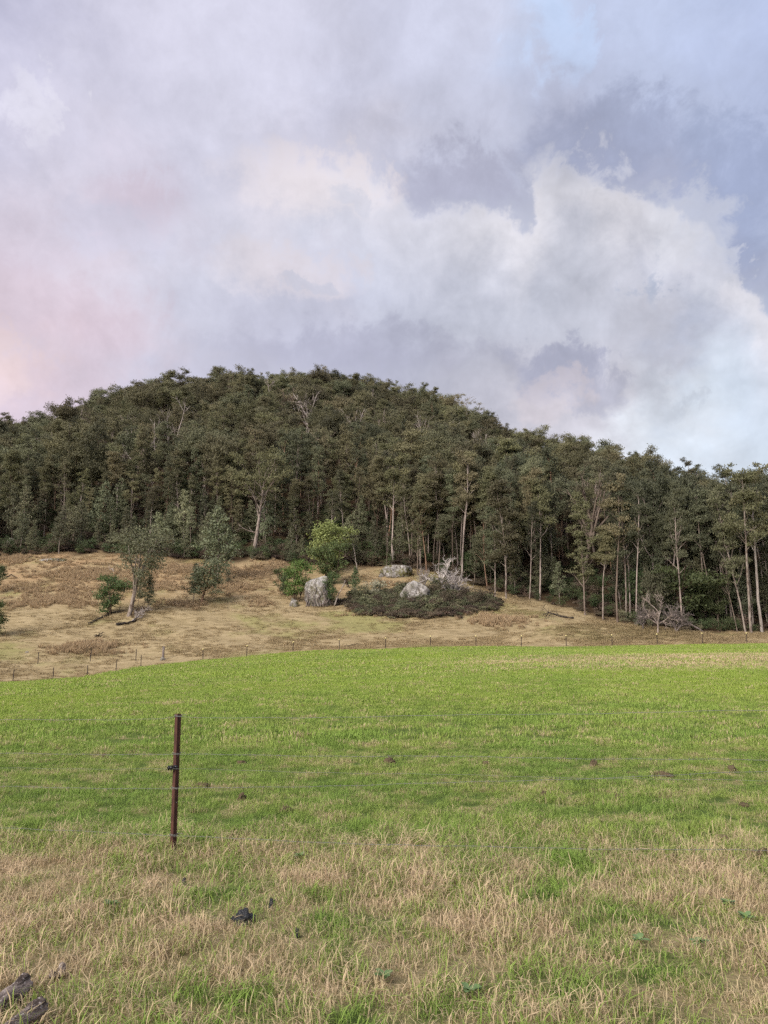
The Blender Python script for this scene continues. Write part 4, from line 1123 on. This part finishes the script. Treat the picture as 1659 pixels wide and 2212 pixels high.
def lumpy(name, p, w, d, h, mt, seed, sub=4):
    import bmesh
    bm = bmesh.new(); bmesh.ops.create_icosphere(bm, subdivisions=sub, radius=1)
    for v in bm.verts:
        c = v.co.copy(); k = 1+.45*mn.noise(c*1.8+Vector((seed*3.1, 0, 0)))+.28*mn.noise(c*4.5+Vector((0, seed, 0)))+.12*mn.noise(c*11)
        c *= k; c.z = max(c.z, -.25); v.co = Vector((c.x*w/2, c.y*d/2, c.z*h))
    me = bpy.data.meshes.new(name); bm.to_mesh(me); bm.free(); me.materials.append(M[mt])
    me.polygons.foreach_set('use_smooth', np.ones(len(me.polygons), bool))
    o = link(name, me); o.location = p; o.rotation_euler = (0, 0, seed); return o
for i, (px, py, w, lb) in enumerate([(244, 924, .105, 'large glossy black lump in the dry grass right of the picket'), (272, 908, .036, 'small black lump beyond and right of the largest one'), (297, 938, .022, 'tiny black lump nearest the bottom right of the group'), (184, 886, .028, 'small dark lump just below the picket foot')]):
    for q_ in [0]:
        tag(lumpy('black_lump', near_hit(px, py, .012), w*1.2, w*1.1, .042+.02*(i == 0), 'lump', i+1), lb, 'lump', 'black lumps in the grass')
CL = [(241,763,14),(202,788,18),(242,800,10),(194,812,8),(286,812,16),(258,745,8),(488,813,12),(486,765,10),(594,766,10),(632,775,26),(663,776,24),(732,771,12),(594,791,14),(617,800,10),(543,798,9),(744,806,16),(722,841,14),(761,858,20),(676,858,12),(104,757,8),(390,763,12),(338,771,10)]
for i, (px, py, wd) in enumerate(CL):
    p = hit(px/DS, py/DS, 4, 40); w = wd/F*p.y*1.0
    o = lumpy('earth_clod', p+Vector((0, 0, -.005)), w*.62, w*.85, .038+.02*(i % 3), 'earth', i+10, 4)
    tag(o, 'small brown clod of turned earth showing through the field grass', 'clod', 'brown earth clods in the field')
# broad leaved weeds in the near grass
m, nt = mat('weed_leaf'); n = N(nt); P = pos_of(n)
n.surf(n.mix(n.noise(P, 18, 3, .6), (.10, .18, .06), (.20, .28, .12)), .6, .3, transl=.15); M['weed'] = m
def weed(seed):
    rng = random.Random(seed); V, Fs = [], []
    for i in range(10):
        az = i*2.4+rng.uniform(-.3, .3); L = rng.uniform(.05, .10); w = L*.28; pitch = rng.uniform(.25, .9)
        d = Vector((math.cos(az)*math.cos(pitch), math.sin(az)*math.cos(pitch), math.sin(pitch))); sd = Vector((-math.sin(az), math.cos(az), 0))
        b = len(V); prev = None
        for j, (f, ww) in enumerate([(0, .1), (.25, .7), (.55, 1), (.8, .7), (1, .05)]):
            c = d*L*f - Vector((0, 0, L*.35*f*f)); V += [c-sd*w*ww, c+Vector((0, 0, -.004)), c+sd*w*ww]
        for j in range(4):
            k = b+j*3; Fs += [(k, k+1, k+4, k+3), (k+1, k+2, k+5, k+4)]
    return mesh_from('weed', [tuple(v) for v in V], Fs, [M['weed']], smooth=True)
wm = [weed(i) for i in range(3)]
WL = [(110,912,'left one, above the dry straw patch'),(640,948,'right of centre beside the dark green tuft'),(730,910,'upper one near the right edge'),(746,925,'lower one near the right edge'),(700,950,'between the two right hand groups'),(470,1000,'at the bottom middle'),(300,862,'just past the longest grass'),(384,985,'in the lower middle')]
for i, (px, py, wh) in enumerate(WL):
    p = near_hit(px, py, .045); o = link('weed', wm[i % 3]); o.location = p; o.rotation_euler = (0, 0, i*1.3); o.scale = (.75, .75, .75)
    tag(o, 'broad leaved green weed in the near grass, '+wh, 'weed', 'broad leaved weeds in the near grass')

# ------------------------------------------------------------------ sky
w = bpy.data.worlds.new('World'); sc.world = w; w.use_nodes = True; nt = w.node_tree
for x in list(nt.nodes): nt.nodes.remove(x)
n = N(nt)
SUN_EL, SUN_AZ = R(32), R(-140)      # azimuth clockwise from +Y (north)
D = n.n('ShaderNodeTexCoord').outputs['Generated']
nrm = n.n('ShaderNodeVectorMath', operation='NORMALIZE'); n.link(D, nrm.inputs[0]); D = nrm.outputs[0]
sx = n.n('ShaderNodeSeparateXYZ'); n.link(D, sx.inputs[0])
AZ = n.m('MULTIPLY', n.m('ARCTAN2', sx.outputs[0], sx.outputs[1]), 57.2958)
EL = n.m('MULTIPLY', n.m('ARCSINE', sx.outputs[2]), 57.2958)
def ae(dx, dy):
    u, t = rd(dx, dy); return math.degrees(math.atan(u)), math.degrees(math.atan2(t, math.hypot(1, u)))
n.big = n.noise(D, 3.2, 5, .6); n.med = n.noise(n.scalevec(D, (1, 1, 1.3)), 8, 7, .62); n.fin = n.noise(n.scalevec(D, (1.3, 1, 1)), 17, 8, .66, .3)
b2 = n.n('ShaderNodeVectorMath', operation='ADD'); n.link(D, b2.inputs[0]); b2.inputs[1].default_value = (3.7, 1.9, 5.1)
n.big2 = n.noise(b2.outputs[0], 3.4, 5, .6); med2 = n.noise(b2.outputs[0], 9, 6, .6)
def cen(v, a): return n.m('MULTIPLY', n.m('SUBTRACT', v, .5), a)
AW = n.m('ADD', n.m('ADD', AZ, cen(n.big, 20)), cen(n.med, 13))
EW = n.m('ADD', n.m('ADD', EL, cen(n.big2, 14)), cen(med2, 10))
def lin(c): return tuple(((x/255)/12.92 if x/255 <= .04045 else ((x/255+.055)/1.055)**2.4) for x in c)
ANCH = [(0,0,(176,176,202),300),(300,60,(205,203,220),260),(60,230,(222,219,236),230),(330,190,(206,205,222),300),(620,60,(212,212,230),260),(620,260,(203,202,218),300),
 (900,120,(200,202,222),300),(950,330,(186,187,205),260),(1190,70,(196,214,244),130),(1050,110,(212,216,236),200),(1420,90,(190,200,226),260),(1640,60,(178,190,222),260),(1250,250,(180,185,208),240),(1500,330,(170,178,205),280),(1650,470,(158,168,198),240),
 (150,430,(213,208,222),260),(330,440,(205,188,202),150),(60,620,(215,201,214),230),(180,700,(213,199,211),200),(20,780,(238,212,214),90),(120,850,(212,196,210),160),
 (420,560,(206,207,222),260),(640,380,(226,218,226),150),(800,370,(230,222,228),120),(760,450,(204,207,222),120),(640,580,(218,212,222),130),(640,700,(198,200,218),260),(880,500,(210,214,230),230),(1000,650,(198,202,218),230),(1200,560,(204,207,220),220),(820,770,(180,180,200),240),(500,790,(186,184,202),200),(1050,800,(190,188,200),160),
 (1560,560,(172,180,202),160),(1600,700,(196,202,220),160),(1280,740,(196,196,208),160),(1600,900,(222,234,248),170),(1440,960,(234,238,246),170),(1250,900,(214,210,220),150),(1659,800,(212,224,242),140)]
ws = None; cs = None
for dx, dy, c, rad in ANCH:
    a, e = ae(dx, dy); sg = rad*DS/F*57.3*.62*.8
    q = n.m('ADD', n.m('POWER', n.m('SUBTRACT', AW, a), 2), n.m('POWER', n.m('SUBTRACT', EW, e), 2))
    wgt = n.m('POWER', 2.71828, n.m('MULTIPLY', q, -1/(2*sg*sg)))
    sv = n.n('ShaderNodeVectorMath', operation='SCALE'); sv.inputs[0].default_value = lin(c); n.link(wgt, sv.inputs['Scale'])
    if ws is None: ws, cs = wgt, sv.outputs[0]
    else:
        ws = n.m('ADD', ws, wgt); ad = n.n('ShaderNodeVectorMath', operation='ADD'); n.link(cs, ad.inputs[0]); n.link(sv.outputs[0], ad.inputs[1]); cs = ad.outputs[0]
ws = n.m('ADD', ws, .02); sv = n.n('ShaderNodeVectorMath', operation='SCALE'); sv.inputs[0].default_value = lin((190, 192, 210)); sv.inputs['Scale'].default_value = .02
ad = n.n('ShaderNodeVectorMath', operation='ADD'); n.link(cs, ad.inputs[0]); n.link(sv.outputs[0], ad.inputs[1]); cs = ad.outputs[0]
dv = n.n('ShaderNodeVectorMath', operation='SCALE'); n.link(cs, dv.inputs[0]); n.link(n.m('DIVIDE', 1, ws), dv.inputs['Scale']); base = dv.outputs[0]
# cumulus mass: billowed upper edge given as elevation over azimuth
def curve(tab, x):
    fc = n.n('ShaderNodeFloatCurve'); cm = fc.mapping; cv = cm.curves[0]
    P_ = sorted((ae(a, b) for a, b in tab), key=lambda q: q[0])
    P_ = [((a+40)/80, e/50) for a, e in P_]
    cv.points[0].location = P_[0]; cv.points[1].location = P_[-1]
    for q in P_[1:-1]: cv.points.new(*q)
    for q in cv.points: q.handle_type = 'AUTO_CLAMPED'
    cm.update()
    n.link(n.m('DIVIDE', n.m('ADD', x, 40), 80), fc.inputs['Value'])
    return n.m('MULTIPLY', fc.outputs[0], 50)
AWs = n.m('ADD', AZ, cen(med2, 5)); ELf = n.m('ADD', EL, n.m('ADD', cen(n.fin, 4.5), cen(n.med, 7.0)))
top = curve([(-300,620),(100,560),(220,505),(350,470),(450,440),(560,400),(640,350),(760,335),(830,370),(880,425),(960,432),(1080,437),(1130,462),(1160,380),(1230,345),(1290,395),(1400,440),(1500,480),(1570,540),(1640,640),(1900,760)], AWs)
bot = curve([(-300,2000),(1000,1500),(1150,1000),(1300,900),(1400,790),(1480,740),(1560,640),(1650,580),(1900,500)], AWs)
above = n.m('SUBTRACT', top, ELf)
fade = n.ss(AZ, -16, 9, .12, 1)
m1 = n.m('MULTIPLY', n.ss(above, -.45, .9), n.m('MULTIPLY', n.ss(above, 1., 9.0, 1, 0.08), fade))
base = n.mix(n.m('MULTIPLY', m1, .62), base, lin((230, 228, 236)))
m3 = n.m('MULTIPLY', n.m('MULTIPLY', n.ss(above, -.2, .6), n.ss(above, .8, 5, 1, 0)), n.ss(AZ, 3, 11))
base = n.mix(n.m('MULTIPLY', m3, .6), base, lin((238, 235, 241)))
# shaded cloud just above the edge
m2 = n.m('MULTIPLY', n.ss(above, -6, -1.), n.ss(above, -1.0, 1.2, 1, 0))
base = n.mix(n.m('MULTIPLY', n.m('MULTIPLY', m2, fade), .5), base, lin((160, 162, 184)))
# small dark cloud and shreds low on the right
def blob(dx, dy, rx, ry, amp, k, col, sharp=.5):
    global base
    sharp = max(sharp, .85)
    a, e = ae(dx, dy); A_ = n.m('ADD', AZ, n.m('ADD', cen(n.fin, 9), cen(med2, 12))); E_ = n.m('ADD', EL, n.m('ADD', cen(n.med, 9), cen(n.fin, 4)))
    g = rx*DS/F*54; h = ry*DS/F*54
    q = n.m('ADD', n.m('POWER', n.m('DIVIDE', n.m('SUBTRACT', A_, a), g), 2), n.m('POWER', n.m('DIVIDE', n.m('SUBTRACT', E_, e), h), 2))
    q = n.m('ADD', q, cen(n.fin, k))
    base = n.mix(n.m('MULTIPLY', n.ss(q, 1+sharp, 1-sharp), amp), base, lin(col))
blob(690, 385, 190, 60, .6, 3.4, (232, 222, 224), .98)
blob(650, 590, 160, 55, .5, 3.4, (228, 218, 222), .98)
blob(250, 480, 130, 34, .5, 2.6, (206, 204, 222), .9)
blob(300, 430, 90, 45, .3, 3.2, (208, 188, 200), .95)
blob(1000, 370, 150, 50, .55, 3.0, (166, 166, 186), .9)
blob(1330, 300, 190, 75, .6, 2.6, (152, 159, 186), .9)
blob(1580, 420, 120, 130, .55, 2.6, (150, 161, 192), .9)
blob(10, 785, 110, 45, .45, 3.4, (240, 216, 212), .95)
blob(120, 660, 190, 90, .2, 2.5, (218, 190, 200), .9)
blob(760, 770, 300, 50, .45, 2.0, (172, 172, 194), .95)
blob(1190, 785, 115, 48, .75, 3.4, (166, 168, 190))
blob(1280, 850, 70, 35, .7, 2.5, (182, 182, 200))
blob(1150, 850, 90, 40, .55, 2.0, (216, 206, 212), .8)
blob(1395, 600, 38, 60, .75, 4.0, (168, 178, 200))
blob(1470, 480, 110, 60, .5, 3.0, (214, 216, 226), .9)
blob(1540, 580, 45, 60, .6, 3.0, (208, 210, 222), .7)
blob(1230, 400, 80, 60, .55, 1.8, (218, 218, 228), .6)
blob(1440, 880, 60, 60, .35, 4.0, (196, 202, 216), .7)
blob(640, 615, 60, 20, .5, 2.0, (190, 194, 212), .8)
blob(770, 430, 60, 28, .5, 2.0, (198, 202, 218), .8)
blob(40, 225, 45, 70, .35, 4.5, (238, 236, 246), .8)
blob(1190, 60, 60, 90, .55, 2.5, (196, 216, 248), .9)
vo = n.n('ShaderNodeTexVoronoi', feature='SMOOTH_F1'); vo.inputs['Scale'].default_value = 13; vo.inputs['Detail'].default_value = 3; vo.inputs['Roughness'].default_value = .6
vv = n.n('ShaderNodeVectorMath', operation='ADD'); n.link(D, vv.inputs[0]); nz = n.n('ShaderNodeTexNoise'); nz.inputs['Scale'].default_value = 6; nz.inputs['Detail'].default_value = 5; n.link(D, nz.inputs['Vector'])
sc2 = n.n('ShaderNodeVectorMath', operation='SCALE'); n.link(nz.outputs['Color'], sc2.inputs[0]); sc2.inputs['Scale'].default_value = .16; n.link(sc2.outputs[0], vv.inputs[1]); n.link(vv.outputs[0], vo.inputs['Vector'])
zone = n.m('MULTIPLY', n.ss(AZ, -6, 8), n.ss(above, -1, 1.5))
bil = n.m('MULTIPLY', zone, n.m('MULTIPLY', n.m('SUBTRACT', .42, vo.outputs['Distance']), .22))
det = n.m('ADD', n.m('ADD', 1, bil), n.m('ADD', cen(n.fin, .32), n.m('ADD', cen(n.med, .46), cen(n.big2, .26))))
dv = n.n('ShaderNodeVectorMath', operation='SCALE'); n.link(base, dv.inputs[0]); n.link(det, dv.inputs['Scale']); base = dv.outputs[0]
bgc = n.n('ShaderNodeBackground'); n.link(base, bgc.inputs[0]); bgc.inputs[1].default_value = 1.12
sky = n.n('ShaderNodeTexSky', sky_type='NISHITA'); sky.sun_disc = False; sky.sun_elevation = SUN_EL; sky.sun_rotation = SUN_AZ
bgs = n.n('ShaderNodeBackground'); n.link(sky.outputs[0], bgs.inputs[0]); bgs.inputs[1].default_value = .08
mx = n.n('ShaderNodeMixShader'); mx.inputs[0].default_value = .93
n.link(bgs.outputs[0], mx.inputs[1]); n.link(bgc.outputs[0], mx.inputs[2])
wo = n.n('ShaderNodeOutputWorld'); n.link(mx.outputs[0], wo.inputs[0])
sun = bpy.data.lights.new('sun', 'SUN'); sun.energy = 5.0; sun.angle = R(40); sun.color = (1, .93, .86)
so_ = bpy.data.objects.new('sun', sun); COL.objects.link(so_)
sd = Vector((math.sin(SUN_AZ)*math.cos(SUN_EL), math.cos(SUN_AZ)*math.cos(SUN_EL), math.sin(SUN_EL)))
so_.rotation_euler = sd.to_track_quat('Z', 'Y').to_euler(); so_.location = (0, 0, 50)

# ------------------------------------------------------------------ camera
cam = bpy.data.cameras.new('camera'); co = bpy.data.objects.new('camera', cam); COL.objects.link(co); sc.camera = co
cam.sensor_fit = 'VERTICAL'; cam.sensor_height = 24; cam.lens = 24*F/1024
cam.clip_start = .05; cam.clip_end = 9000
co.location = (0, 0, CAMZ); co.rotation_euler = (R(90)+PITCH, 0, 0)
sc.view_settings.view_transform = 'Standard'; sc.view_settings.look = 'None'; sc.view_settings.exposure = 0; sc.view_settings.gamma = 1
sc.render.engine = 'CYCLES'; sc.cycles.max_bounces = 4; sc.cycles.diffuse_bounces = 2; sc.cycles.use_denoising = False
sc.cycles.use_adaptive_sampling = True; sc.cycles.adaptive_threshold = .035; sc.cycles.adaptive_min_samples = 20
